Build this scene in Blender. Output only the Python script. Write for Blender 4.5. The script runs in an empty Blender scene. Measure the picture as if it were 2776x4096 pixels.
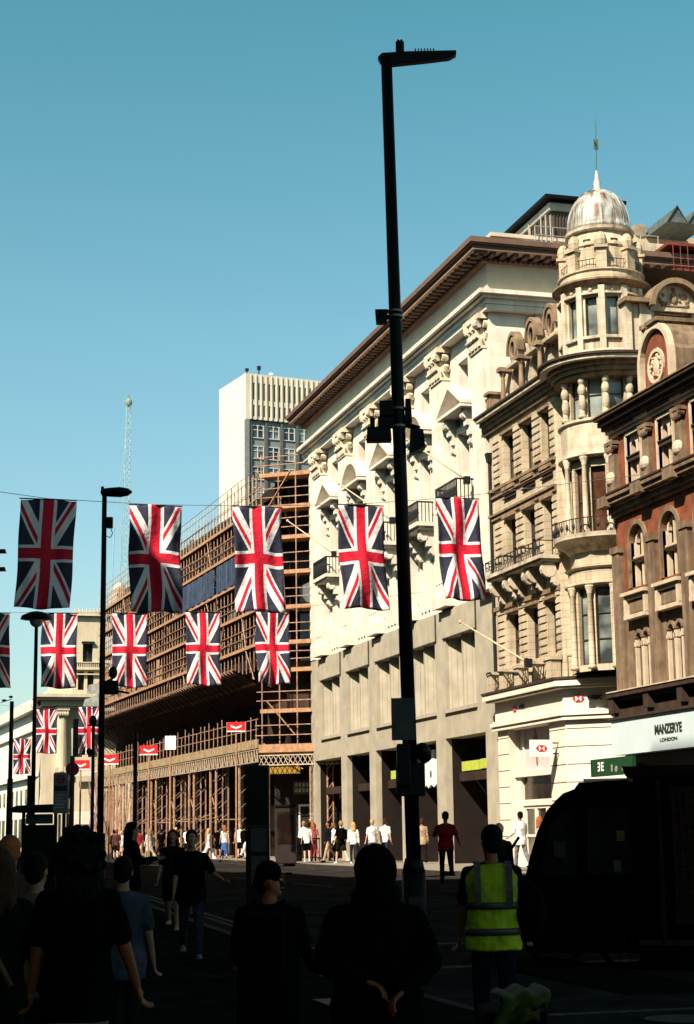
import bpy, bmesh, math, random
from mathutils import Matrix, Vector, Quaternion
random.seed(7)
R = math.radians
S = bpy.context.scene
COL = S.collection
# ------------------------------------------------------------------ materials
MATS = {}
def _n(nt, t, **kw):
    n = nt.nodes.new(t)
    for k, v in kw.items():
        setattr(n, k, v)
    return n
def mat(name, color, rough=.8, var=.25, scale=3., bump=.0, bscale=40., streak=0., metal=0., spec=.3, blocks=None, emit=None, dirt=None, zstretch=1., sr=(.48, .72)):
    """procedural principled material: two noises vary the colour, optional streaks, joints and bump"""
    if name in MATS: return MATS[name]
    m = bpy.data.materials.new(name); m.use_nodes = True
    nt = m.node_tree; L = nt.links.new
    b = nt.nodes['Principled BSDF']
    b.inputs['Roughness'].default_value = rough
    b.inputs['Metallic'].default_value = metal
    b.inputs['Specular IOR Level'].default_value = spec
    tc = _n(nt, 'ShaderNodeTexCoord')
    no = _n(nt, 'ShaderNodeTexNoise'); no.inputs['Scale'].default_value = scale; no.inputs['Detail'].default_value = 6
    L(tc.outputs['Object'], no.inputs['Vector'])
    mr = _n(nt, 'ShaderNodeMapRange'); mr.inputs['From Min'].default_value = .3; mr.inputs['From Max'].default_value = .7
    mr.inputs['To Min'].default_value = 1 - var; mr.inputs['To Max'].default_value = 1 + var * .6
    L(no.outputs['Fac'], mr.inputs['Value'])
    mul = _n(nt, 'ShaderNodeMix', data_type='RGBA', blend_type='MULTIPLY'); mul.inputs['Factor'].default_value = 1
    mul.inputs['A'].default_value = (*color, 1)
    L(mr.outputs['Result'], mul.inputs['B'])
    out = mul.outputs['Result']
    if streak > 0:
        mp = _n(nt, 'ShaderNodeMapping'); mp.inputs['Scale'].default_value = (5, 5, .35)
        L(tc.outputs['Object'], mp.inputs['Vector'])
        n2 = _n(nt, 'ShaderNodeTexNoise'); n2.inputs['Scale'].default_value = 1.; n2.inputs['Detail'].default_value = 7
        L(mp.outputs['Vector'], n2.inputs['Vector'])
        r2 = _n(nt, 'ShaderNodeMapRange'); r2.inputs['From Min'].default_value = sr[0]; r2.inputs['From Max'].default_value = sr[1]
        r2.inputs['To Min'].default_value = 0; r2.inputs['To Max'].default_value = streak
        L(n2.outputs['Fac'], r2.inputs['Value'])
        m2 = _n(nt, 'ShaderNodeMix', data_type='RGBA')
        L(r2.outputs['Result'], m2.inputs['Factor']); L(out, m2.inputs['A'])
        dc = dirt or tuple(c * .28 for c in color)
        m2.inputs['B'].default_value = (*dc, 1)
        out = m2.outputs['Result']
    hgt = None
    if blocks:
        bw, bh, mort, dark = blocks
        cmb = _n(nt, 'ShaderNodeSeparateXYZ'); L(tc.outputs['Object'], cmb.inputs[0])
        ad = _n(nt, 'ShaderNodeMath', operation='ADD'); L(cmb.outputs['X'], ad.inputs[0]); L(cmb.outputs['Y'], ad.inputs[1])
        cx = _n(nt, 'ShaderNodeCombineXYZ'); L(ad.outputs[0], cx.inputs['X']); L(cmb.outputs['Z'], cx.inputs['Y'])
        br = _n(nt, 'ShaderNodeTexBrick'); br.inputs['Scale'].default_value = 1
        br.inputs['Brick Width'].default_value = bw; br.inputs['Row Height'].default_value = bh
        br.inputs['Mortar Size'].default_value = mort; br.inputs['Mortar Smooth'].default_value = .3
        br.inputs['Color1'].default_value = (1, 1, 1, 1); br.inputs['Color2'].default_value = (.9, .9, .9, 1)
        br.inputs['Mortar'].default_value = (dark, dark, dark, 1)
        L(cx.outputs[0], br.inputs['Vector'])
        m3 = _n(nt, 'ShaderNodeMix', data_type='RGBA', blend_type='MULTIPLY'); m3.inputs['Factor'].default_value = 1
        L(out, m3.inputs['A']); L(br.outputs['Color'], m3.inputs['B'])
        out = m3.outputs['Result']; hgt = br.outputs['Fac']
    L(out, b.inputs['Base Color'])
    if bump > 0:
        n3 = _n(nt, 'ShaderNodeTexNoise'); n3.inputs['Scale'].default_value = bscale; n3.inputs['Detail'].default_value = 5
        mp3 = _n(nt, 'ShaderNodeMapping'); mp3.inputs['Scale'].default_value = (1, 1, zstretch)
        L(tc.outputs['Object'], mp3.inputs['Vector']); L(mp3.outputs['Vector'], n3.inputs['Vector'])
        bp = _n(nt, 'ShaderNodeBump'); bp.inputs['Strength'].default_value = bump; bp.inputs['Distance'].default_value = .02
        L(n3.outputs['Fac'], bp.inputs['Height']); L(bp.outputs['Normal'], b.inputs['Normal'])
    if emit:
        b.inputs['Emission Color'].default_value = (*emit[0], 1); b.inputs['Emission Strength'].default_value = emit[1]
    MATS[name] = m
    return m
def glass(name, tint=(.03, .035, .04), rough=.08, var=.6, curtain=None):
    """window glass seen from outside: dark room behind a glossy pane, with uneven bright and dark patches"""
    if name in MATS: return MATS[name]
    m = bpy.data.materials.new(name); m.use_nodes = True
    nt = m.node_tree; L = nt.links.new; b = nt.nodes['Principled BSDF']
    b.inputs['Roughness'].default_value = rough; b.inputs['Specular IOR Level'].default_value = .5
    tc = _n(nt, 'ShaderNodeTexCoord')
    no = _n(nt, 'ShaderNodeTexNoise'); no.inputs['Scale'].default_value = .8; no.inputs['Detail'].default_value = 3
    L(tc.outputs['Object'], no.inputs['Vector'])
    cr = _n(nt, 'ShaderNodeValToRGB'); e = cr.color_ramp.elements
    e[0].position = .38; e[0].color = (*[c * .35 for c in tint], 1)
    e[1].position = .62; e[1].color = (*(curtain or tuple(c * (1 + var) for c in tint)), 1)
    L(no.outputs['Fac'], cr.inputs['Fac']); L(cr.outputs['Color'], b.inputs['Base Color'])
    n3 = _n(nt, 'ShaderNodeTexNoise'); n3.inputs['Scale'].default_value = 1.5
    L(tc.outputs['Object'], n3.inputs['Vector'])
    bp = _n(nt, 'ShaderNodeBump'); bp.inputs['Strength'].default_value = .15; bp.inputs['Distance'].default_value = .05
    L(n3.outputs['Fac'], bp.inputs['Height']); L(bp.outputs['Normal'], b.inputs['Normal'])
    MATS[name] = m
    return m
# ------------------------------------------------------------------ mesh builder
class MB:
    def __init__(s, M=None):
        s.v = []; s.f = []; s.mi = []; s.cur = 0; s.M = M or Matrix.Identity(4)
    def add(s, vs, fs):
        k = len(s.v)
        s.v += [tuple(s.M @ Vector(p)) for p in vs]
        s.f += [tuple(k + i for i in f) for f in fs]; s.mi += [s.cur] * len(fs)
        return s
    def box(s, x0, x1, y0, y1, z0, z1, t=0, b=0):
        """t: how far the top is drawn in on each side (taper), b the same for the bottom"""
        vs = [(x0 + b, y0 + b, z0), (x1 - b, y0 + b, z0), (x1 - b, y1 - b, z0), (x0 + b, y1 - b, z0),
              (x0 + t, y0 + t, z1), (x1 - t, y0 + t, z1), (x1 - t, y1 - t, z1), (x0 + t, y1 - t, z1)]
        return s.add(vs, [(3, 2, 1, 0), (4, 5, 6, 7), (0, 1, 5, 4), (1, 2, 6, 5), (2, 3, 7, 6), (3, 0, 4, 7)])
    def tube(s, p0, p1, r0, r1=None, n=8, cap=True):
        r1 = r0 if r1 is None else r1
        p0 = Vector(p0); p1 = Vector(p1); d = (p1 - p0)
        q = d.to_track_quat('Z', 'Y').to_matrix()
        vs = []
        for p, r in ((p0, r0), (p1, r1)):
            for i in range(n):
                a = 2 * math.pi * i / n
                vs.append(tuple(p + q @ Vector((r * math.cos(a), r * math.sin(a), 0))))
        fs = [(i, (i + 1) % n, n + (i + 1) % n, n + i) for i in range(n)]
        if cap: fs += [tuple(range(n - 1, -1, -1)), tuple(range(n, 2 * n))]
        return s.add(vs, fs)
    def path(s, pts, r, n=6):
        for a, b in zip(pts[:-1], pts[1:]): s.tube(a, b, r, r, n)
        return s
    def lathe(s, prof, c=(0, 0, 0), n=16, a0=0., a1=2 * math.pi, sx=1, sy=1):
        """prof: list of (radius, z)"""
        full = abs(a1 - a0 - 2 * math.pi) < 1e-6; m = n if full else n + 1
        vs = [(c[0] + sx * r * math.cos(a0 + (a1 - a0) * i / n), c[1] + sy * r * math.sin(a0 + (a1 - a0) * i / n), c[2] + z) for r, z in prof for i in range(m)]
        fs = []
        for j in range(len(prof) - 1):
            for i in range(n if full else n):
                k = (i + 1) % m
                fs.append((j * m + i, j * m + k, (j + 1) * m + k, (j + 1) * m + i))
        fs.append(tuple(range(m - 1, -1, -1))); fs.append(tuple((len(prof) - 1) * m + i for i in range(m)))
        return s.add(vs, fs)
    def prism(s, poly, y0, y1):
        """poly: (x, z) outline anticlockwise seen from -y, pushed from y0 to y1"""
        n = len(poly)
        vs = [(x, y0, z) for x, z in poly] + [(x, y1, z) for x, z in poly]
        fs = [tuple(range(n)), tuple(range(2 * n - 1, n - 1, -1))] + [((i + 1) % n, i, n + i, n + (i + 1) % n) for i in range(n)]
        return s.add(vs, fs)
    def plan(s, poly, z0, z1):
        """poly: (x, y) outline anticlockwise from above, pushed from z0 to z1"""
        n = len(poly)
        vs = [(x, y, z0) for x, y in poly] + [(x, y, z1) for x, y in poly]
        fs = [tuple(range(n - 1, -1, -1)), tuple(range(n, 2 * n))] + [(i, (i + 1) % n, n + (i + 1) % n, n + i) for i in range(n)]
        return s.add(vs, fs)
    def ell(s, c, r, n=10, m=7):
        pr = [(max(1e-4, math.sin(math.pi * j / m)), -math.cos(math.pi * j / m)) for j in range(m + 1)]
        vs = [(c[0] + r[0] * a * math.cos(2 * math.pi * i / n), c[1] + r[1] * a * math.sin(2 * math.pi * i / n), c[2] + r[2] * z) for a, z in pr for i in range(n)]
        fs = [(j * n + i, j * n + (i + 1) % n, (j + 1) * n + (i + 1) % n, (j + 1) * n + i) for j in range(m) for i in range(n)]
        fs += [tuple(range(n - 1, -1, -1)), tuple(m * n + i for i in range(n))]
        return s.add(vs, fs)
    def loft(s, rings, n=12):
        """rings: (centre, rx, ry) horizontal ellipses from bottom to top"""
        vs = [(c[0] + rx * math.cos(2 * math.pi * i / n), c[1] + ry * math.sin(2 * math.pi * i / n), c[2]) for c, rx, ry in rings for i in range(n)]
        fs = [(j * n + i, j * n + (i + 1) % n, (j + 1) * n + (i + 1) % n, (j + 1) * n + i) for j in range(len(rings) - 1) for i in range(n)]
        fs += [tuple(range(n - 1, -1, -1)), tuple((len(rings) - 1) * n + i for i in range(n))]
        return s.add(vs, fs)
    def ring(s, c, ri, ro, y0, y1, a0=0., a1=math.pi, n=12, sz=1.):
        """arch band in the xz plane from angle a0 to a1"""
        vs = []
        for i in range(n + 1):
            a = a0 + (a1 - a0) * i / n
            for r in (ri, ro):
                for y in (y0, y1): vs.append((c[0] + r * math.cos(a), y, c[1] + r * sz * math.sin(a)))
        fs = []
        for i in range(n):
            k = 4 * i
            fs += [(k, k + 4, k + 6, k + 2), (k + 1, k + 3, k + 7, k + 5), (k, k + 1, k + 5, k + 4), (k + 2, k + 6, k + 7, k + 3)]
        if abs(a1 - a0) < 6.2: fs += [(0, 2, 3, 1), (4 * n, 4 * n + 1, 4 * n + 3, 4 * n + 2)]
        return s.add(vs, fs)
    def skin(s, x0, x1, z0, z1, y, ops, dep):
        """wall face at y with rectangular openings (a,b,c,d)=(x0,x1,z0,z1) and reveals dep deep"""
        xs = sorted({x0, x1, *[o[0] for o in ops], *[o[1] for o in ops]}); zs = sorted({z0, z1, *[o[2] for o in ops], *[o[3] for o in ops]})
        for i in range(len(xs) - 1):
            for j in range(len(zs) - 1):
                cx = (xs[i] + xs[i + 1]) / 2; cz = (zs[j] + zs[j + 1]) / 2
                if any(o[0] < cx < o[1] and o[2] < cz < o[3] for o in ops): continue
                s.add([(xs[i], y, zs[j]), (xs[i + 1], y, zs[j]), (xs[i + 1], y, zs[j + 1]), (xs[i], y, zs[j + 1])], [(0, 1, 2, 3)])
        for a, b, c, d in ops:
            e = y + dep
            s.add([(a, y, c), (b, y, c), (b, y, d), (a, y, d), (a, e, c), (b, e, c), (b, e, d), (a, e, d)],
                  [(0, 4, 5, 1), (1, 5, 6, 2), (2, 6, 7, 3), (3, 7, 4, 0)])
        return s
    def archfill(s, cx, hw, zs, y0, y1, top=None, n=8, rise=None):
        """fills the corners of a rectangular opening so that it reads as a round arch springing at zs"""
        rise = rise or hw; top = top or zs + rise
        for sg in (-1, 1):
            pts = [(cx + sg * hw * math.cos(math.pi / 2 * i / n), zs + rise * math.sin(math.pi / 2 * i / n)) for i in range(n + 1)]
            for i in range(n):
                (xa, za), (xb, zb) = pts[i], pts[i + 1]
                vs = [(xa, y0, za), (xb, y0, zb), (xb, y0, top), (xa, y0, top), (xa, y1, za), (xb, y1, zb)]
                s.add(vs, [(0, 1, 2, 3) if sg < 0 else (3, 2, 1, 0), (0, 4, 5, 1)])
        return s
    def build(s, name, m=None, parent=None, smooth=False, loc=None, bevel=0):
        me = bpy.data.meshes.new(name); me.from_pydata(s.v, [], s.f)
        for x in (m if isinstance(m, (list, tuple)) else [m]):
            if x: me.materials.append(x)
        if any(s.mi): me.polygons.foreach_set('material_index', s.mi)
        if smooth: me.polygons.foreach_set('use_smooth', [True] * len(me.polygons))
        me.update()
        o = bpy.data.objects.new(name, me); COL.objects.link(o)
        if parent: o.parent = parent
        if loc is not None: o.location = loc
        if bevel:
            md = o.modifiers.new('bevel', 'BEVEL'); md.width = bevel; md.segments = 2
        return o
def tag(o, label=None, cat=None, group=None, kind=None):
    if label: o['label'] = label
    if cat: o['category'] = cat
    if group: o['group'] = group
    if kind: o['kind'] = kind
    return o
def empty(name, loc, rz=0, label=None, cat=None, group=None):
    o = bpy.data.objects.new(name, None); COL.objects.link(o); o.empty_display_size = .3
    o.location = loc; o.rotation_euler = (0, 0, rz)
    return tag(o, label, cat, group)
def text(name, s, size, m, parent, loc, rot, ext=.01, sx=1., bold=.0, align='CENTER'):
    cu = bpy.data.curves.new(name, 'FONT'); cu.body = s; cu.size = size; cu.extrude = ext; cu.align_x = align; cu.align_y = 'CENTER'
    cu.offset = bold
    cu.materials.append(m)
    tmp = bpy.data.objects.new('lettering', cu); COL.objects.link(tmp)
    dg = bpy.context.evaluated_depsgraph_get(); dg.update()
    me = bpy.data.meshes.new_from_object(tmp.evaluated_get(dg)); bpy.data.objects.remove(tmp); bpy.data.curves.remove(cu)
    o = bpy.data.objects.new(name, me); COL.objects.link(o); o.parent = parent; o.location = loc; o.rotation_euler = rot; o.scale = (sx, 1, 1)
    return o
def bake(o):
    """apply the modifiers of o"""
    dg = bpy.context.evaluated_depsgraph_get(); dg.update()
    me = bpy.data.meshes.new_from_object(o.evaluated_get(dg)); o.modifiers.clear(); old = o.data; o.data = me
    bpy.data.meshes.remove(old)
    return o
GF = .40                                   # the street rises gently away from the camera
def gh(s): return 0. if s < 20 else (GF if s > 40 else GF * (s - 20) / 20)
STREET = -math.pi / 2                      # turns local +x along the street towards the camera and local +y into the buildings
# ------------------------------------------------------------------ palette
stone_w = mat('white_stone', (.78, .71, .60), .85, .2, 1.2, .4, 30, .45, dirt=(.45, .34, .22), blocks=(1.5, .5, .010, .82), sr=(.5, .78))
stone_c = mat('capital_stone', (.70, .60, .45), .85, .3, 4, .5, 25, .3, dirt=(.2, .14, .08))
stone_g = mat('grey_panel_stone', (.40, .355, .27), .9, .18, 1.5, .4, 60, .25, dirt=(.26, .23, .17))
stone_f = mat('frieze_stone', (.56, .48, .37), .9, .12, 1.5, .2, 60, .1)
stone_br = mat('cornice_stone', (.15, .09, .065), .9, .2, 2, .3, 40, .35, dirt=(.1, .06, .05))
stone_h = mat('corner_stone', (.56, .46, .325), .88, .22, 1.6, .5, 26, .5, dirt=(.24, .16, .09), blocks=(.9, .24, .012, .6))
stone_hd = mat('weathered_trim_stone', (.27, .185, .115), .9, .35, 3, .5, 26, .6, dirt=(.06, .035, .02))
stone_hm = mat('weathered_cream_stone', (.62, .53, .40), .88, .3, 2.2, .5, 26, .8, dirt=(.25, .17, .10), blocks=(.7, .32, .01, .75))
stone_hl = mat('pale_base_stone', (.74, .66, .54), .85, .1, 1.2, .3, 40, .15, dirt=(.45, .36, .25))
brick_m = mat('orange_brick', (.25, .075, .032), .9, .45, 2.5, .3, 60, .5, dirt=(.12, .04, .02), blocks=(.22, .075, .008, .75))
stucco = mat('tan_terracotta', (.215, .15, .095), .9, .4, 3, .6, 30, .8, dirt=(.08, .045, .025))
stucco_l = mat('pale_terracotta', (.58, .47, .34), .9, .2, 3, .4, 30, .3, dirt=(.25, .16, .09))
dark_trim = mat('dark_stained_trim', (.045, .026, .018), .85, .4, 3, .3, 30)
lead = mat('dome_lead', (.40, .42, .39), .5, .3, 3, .25, 12, 1., metal=.1, dirt=(.13, .065, .03), spec=.4, sr=(.44, .6))
iron = mat('black_iron', (.012, .012, .013), .5, .3, 5)
blackp = mat('black_paint', (.003, .003, .003), .5, .4, 4, .1, 60, spec=.15)
gl_dark = glass('dark_glass'); gl_mid = glass('curtained_glass', (.045, .04, .035), .1, .6, (.17, .14, .10))
gl_brown = glass('brown_glass', (.035, .02, .014), .15); gl_cool = glass('cool_glass', (.10, .13, .13), .08, .6, (.3, .34, .32))
white_fr = mat('white_frame_paint', (.72, .68, .60), .6, .1, 4)
dark_fr = mat('dark_frame_paint', (.05, .035, .025), .6, .2, 4)
rust = mat('scaffold_tube', (.40, .235, .155), .6, .5, 6, metal=.1)
board = mat('scaffold_board', (.42, .23, .125), .85, .35, 5, .3, 30)
# ------------------------------------------------------------------ sky, sun, camera
w = bpy.data.worlds.new('World'); S.world = w; w.use_nodes = True
nt = w.node_tree; bg = nt.nodes['Background']
sky = nt.nodes.new('ShaderNodeTexSky'); sky.sky_type = 'NISHITA'; sky.sun_disc = False
SUN = Vector((-1, -.8, 1.27)).normalized()
sky.sun_elevation = math.asin(SUN.z); sky.sun_rotation = R(231.3)
sky.altitude = 0; sky.air_density = 1.0; sky.dust_density = 1.2; sky.ozone_density = 1.6
tint = nt.nodes.new('ShaderNodeMix'); tint.data_type = 'RGBA'; tint.blend_type = 'MULTIPLY'; tint.inputs['Factor'].default_value = 1
tcw = nt.nodes.new('ShaderNodeTexCoord'); spw = nt.nodes.new('ShaderNodeSeparateXYZ'); nt.links.new(tcw.outputs['Generated'], spw.inputs[0])
rmp = nt.nodes.new('ShaderNodeValToRGB'); nt.links.new(spw.outputs['Z'], rmp.inputs['Fac']); nt.links.new(rmp.outputs['Color'], tint.inputs['B'])
el = rmp.color_ramp.elements; el[0].position = .1; el[0].color = (.90, 1.0, .87, 1); el[1].position = .8; el[1].color = (.26, .24, .17, 1)
for p_, c_ in ((.28, (.80, 1.13, .92, 1)), (.45, (.53, 1.12, .86, 1)), (.58, (.42, .62, .46, 1))): e_ = el.new(p_); e_.color = c_
nt.links.new(sky.outputs[0], tint.inputs['A']); nt.links.new(tint.outputs['Result'], bg.inputs['Color'])
bg.inputs['Strength'].default_value = .085
sl = bpy.data.lights.new('sun', 'SUN'); sl.energy = 5; sl.angle = R(.5); sl.color = (1, .88, .72)
so = bpy.data.objects.new('sun', sl); COL.objects.link(so); so.rotation_euler = SUN.to_track_quat('Z', 'Y').to_euler(); so.location = (-60, -50, 80)
cam = bpy.data.cameras.new('camera'); co = bpy.data.objects.new('camera', cam); COL.objects.link(co); S.camera = co
cam.sensor_fit = 'HORIZONTAL'; cam.sensor_width = 36; cam.lens = 6895 / 2776 * 36; cam.clip_end = 4000; cam.clip_start = .2
TH, PI_, RO = R(15.86), R(10.584), R(.77)
hf = Vector((math.sin(TH), math.cos(TH), 0)); r0 = Vector((math.cos(TH), -math.sin(TH), 0))
fw = hf * math.cos(PI_) + Vector((0, 0, 1)) * math.sin(PI_); u0 = r0.cross(fw)
rr = r0 * math.cos(RO) - u0 * math.sin(RO); uu = r0 * math.sin(RO) + u0 * math.cos(RO)
co.matrix_world = Matrix(((rr.x, uu.x, -fw.x, 0), (rr.y, uu.y, -fw.y, 0), (rr.z, uu.z, -fw.z, 1.68), (0, 0, 0, 1)))
S.view_settings.view_transform = 'Standard'; S.view_settings.look = 'None'; S.view_settings.exposure = 0.95; S.view_settings.gamma = 1
S.cycles.max_bounces = 6; S.cycles.diffuse_bounces = 1; S.cycles.use_denoising = True
# ------------------------------------------------------------------ ground
asphalt = mat('asphalt', (.03, .027, .025), 1., .5, 1.2, .5, 60, spec=.0)
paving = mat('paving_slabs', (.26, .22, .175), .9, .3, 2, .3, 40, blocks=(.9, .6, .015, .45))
kerbm = mat('kerb_granite', (.045, .04, .036), .95, .4, 6, spec=.05)
linem = mat('road_paint', (.08, .068, .055), .9, .8, 9, spec=.05)
def strip(name, x0, x1, zoff, m, ys=(-60, 20, 30, 40, 140), lab=None):
    b = MB(); n = len(ys)
    b.add([(x, y, gh(y) + zoff) for y in ys for x in (x0, x1)], [(2 * i, 2 * i + 1, 2 * i + 3, 2 * i + 2) for i in range(n - 1)])
    return tag(b.build(name, m), kind='structure')
g = MB(); ys = (-600, 20, 30, 40, 1500)
g.add([(x, y, gh(y) - .15) for y in ys for x in (-900, 900)], [(2 * i, 2 * i + 1, 2 * i + 3, 2 * i + 2) for i in range(4)])
tag(g.build('ground', asphalt), kind='structure')
strip('road', 5.9, 17.5, 0, asphalt, (-60, 20, 30, 40, 400))
def pavement(name, x0, x1, ys, kx, up=.12, pm=None):
    b = MB(); n = len(ys)
    for i in range(n - 1):
        a, c = ys[i], ys[i + 1]
        vs = [(x0, a, gh(a) - .14), (x1, a, gh(a) - .14), (x1, c, gh(c) - .14), (x0, c, gh(c) - .14), (x0, a, gh(a) + up), (x1, a, gh(a) + up), (x1, c, gh(c) + up), (x0, c, gh(c) + up)]
        b.add(vs, [(4, 5, 6, 7), (0, 1, 5, 4), (1, 2, 6, 5), (2, 3, 7, 6), (3, 0, 4, 7)])
    o = tag(b.build(name, pm or paving), kind='structure')
    k = MB()
    for i in range(n - 1):
        a, c = ys[i], ys[i + 1]
        k.add([(kx, a, gh(a) - .14), (kx + .14, a, gh(a) - .14), (kx + .14, c, gh(c) - .14), (kx, c, gh(c) - .14), (kx, a, gh(a) + up + .004), (kx + .14, a, gh(a) + up + .004), (kx + .14, c, gh(c) + up + .004), (kx, c, gh(c) + up + .004)],
              [(4, 5, 6, 7), (0, 1, 5, 4), (1, 2, 6, 5), (2, 3, 7, 6), (3, 0, 4, 7)])
    tag(k.build('kerb', kerbm), kind='structure')
pavement('pavement', 17.64, 60, (-60, 20, 30, 40, 400), 17.5)
paving_shaded = mat('shaded_footway', (.017, .015, .014), 1., .5, 1.5, .4, 50, spec=.0, blocks=(.9, .6, .02, .6))  # darker copy of the paving slabs, with the street's shade in its colour
pavement('pavement', -9, 5.7, (-60, 20, 30, 40, 400), 5.7, .02, paving_shaded)
mk = MB()
def ln(x0, x1, y0, y1, off=.004):
    mk.add([(x0, y0, gh(y0) + off), (x1, y0, gh(y0) + off), (x1, y1, gh(y1) + off), (x0, y1, gh(y1) + off)], [(0, 1, 2, 3)])
for y in range(-2, 20, 6): ln(11.4, 11.5, y, y + 3)
ln(6.1, 17.3, 21.0, 21.25); ln(6.1, 17.3, 24.4, 24.6); ln(6.15, 6.25, 26, 39.9); ln(6.35, 6.45, 26, 39.9); ln(17.1, 17.2, 41, 120); ln(16.9, 17.0, 41, 120)
for y in range(42, 120, 8): ln(11.4, 11.5, y, y + 4)
ln(6.2, 17.3, 12.2, 12.5); ln(6.2, 17.3, 15.4, 15.6)
tag(mk.build('road_markings', linem), kind='structure')
# ------------------------------------------------------------------ white classical store on a grey stone base
L0 = 26.6
WB = empty('department_store', (22, 84, .4), STREET, 'white classical store with giant pilasters on a grey stone base beside the domed corner building', 'building')
Z = -.4                                       # heights below are above the camera's ground
def zz(v): return v - .4
def win(parent, x0, x1, z0, z1, y, fr=white_fr, gl=gl_dark, bars=(1, 1), t=.06, dep=.05, name='window'):
    """sash window: frame bars as one mesh, its pane a sub-part"""
    b = MB(parent_M(parent)); d = dep
    b.box(x0, x0 + t, y - d, y + .01, z0, z1).box(x1 - t, x1, y - d, y + .01, z0, z1)
    b.box(x0 + t, x1 - t, y - d, y + .01, z1 - t, z1).box(x0 + t, x1 - t, y - d, y + .01, z0, z0 + t)
    for i in range(bars[0]):
        x = x0 + (x1 - x0) * (i + 1) / (bars[0] + 1); b.box(x - t * .4, x + t * .4, y - d * .8, y + .01, z0 + t, z1 - t)
    for i in range(bars[1]):
        z = z0 + (z1 - z0) * (i + 1) / (bars[1] + 1); b.box(x0 + t, x1 - t, y - d * .9, y + .01, z - t * .45, z + t * .45)
    f = b.build(name, fr, parent_O(parent))
    p = MB(parent_M(parent)); p.add([(x0, y + .012, z0), (x1, y + .012, z0), (x1, y + .012, z1), (x0, y + .012, z1)], [(0, 1, 2, 3)])
    p.build('pane', gl, f)
    return f
def parent_M(p): return p[1] if isinstance(p, tuple) else None
def parent_O(p): return p[0] if isinstance(p, tuple) else p
def U(s): return 84 - s
pc = [U(s) for s in (81.5, 76.9, 72.2, 67.5, 62.9, 58.2)]         # pilaster centres
wc = [U(s) for s in (79.2, 74.5, 69.85, 65.2, 60.55)]              # window centres
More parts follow.
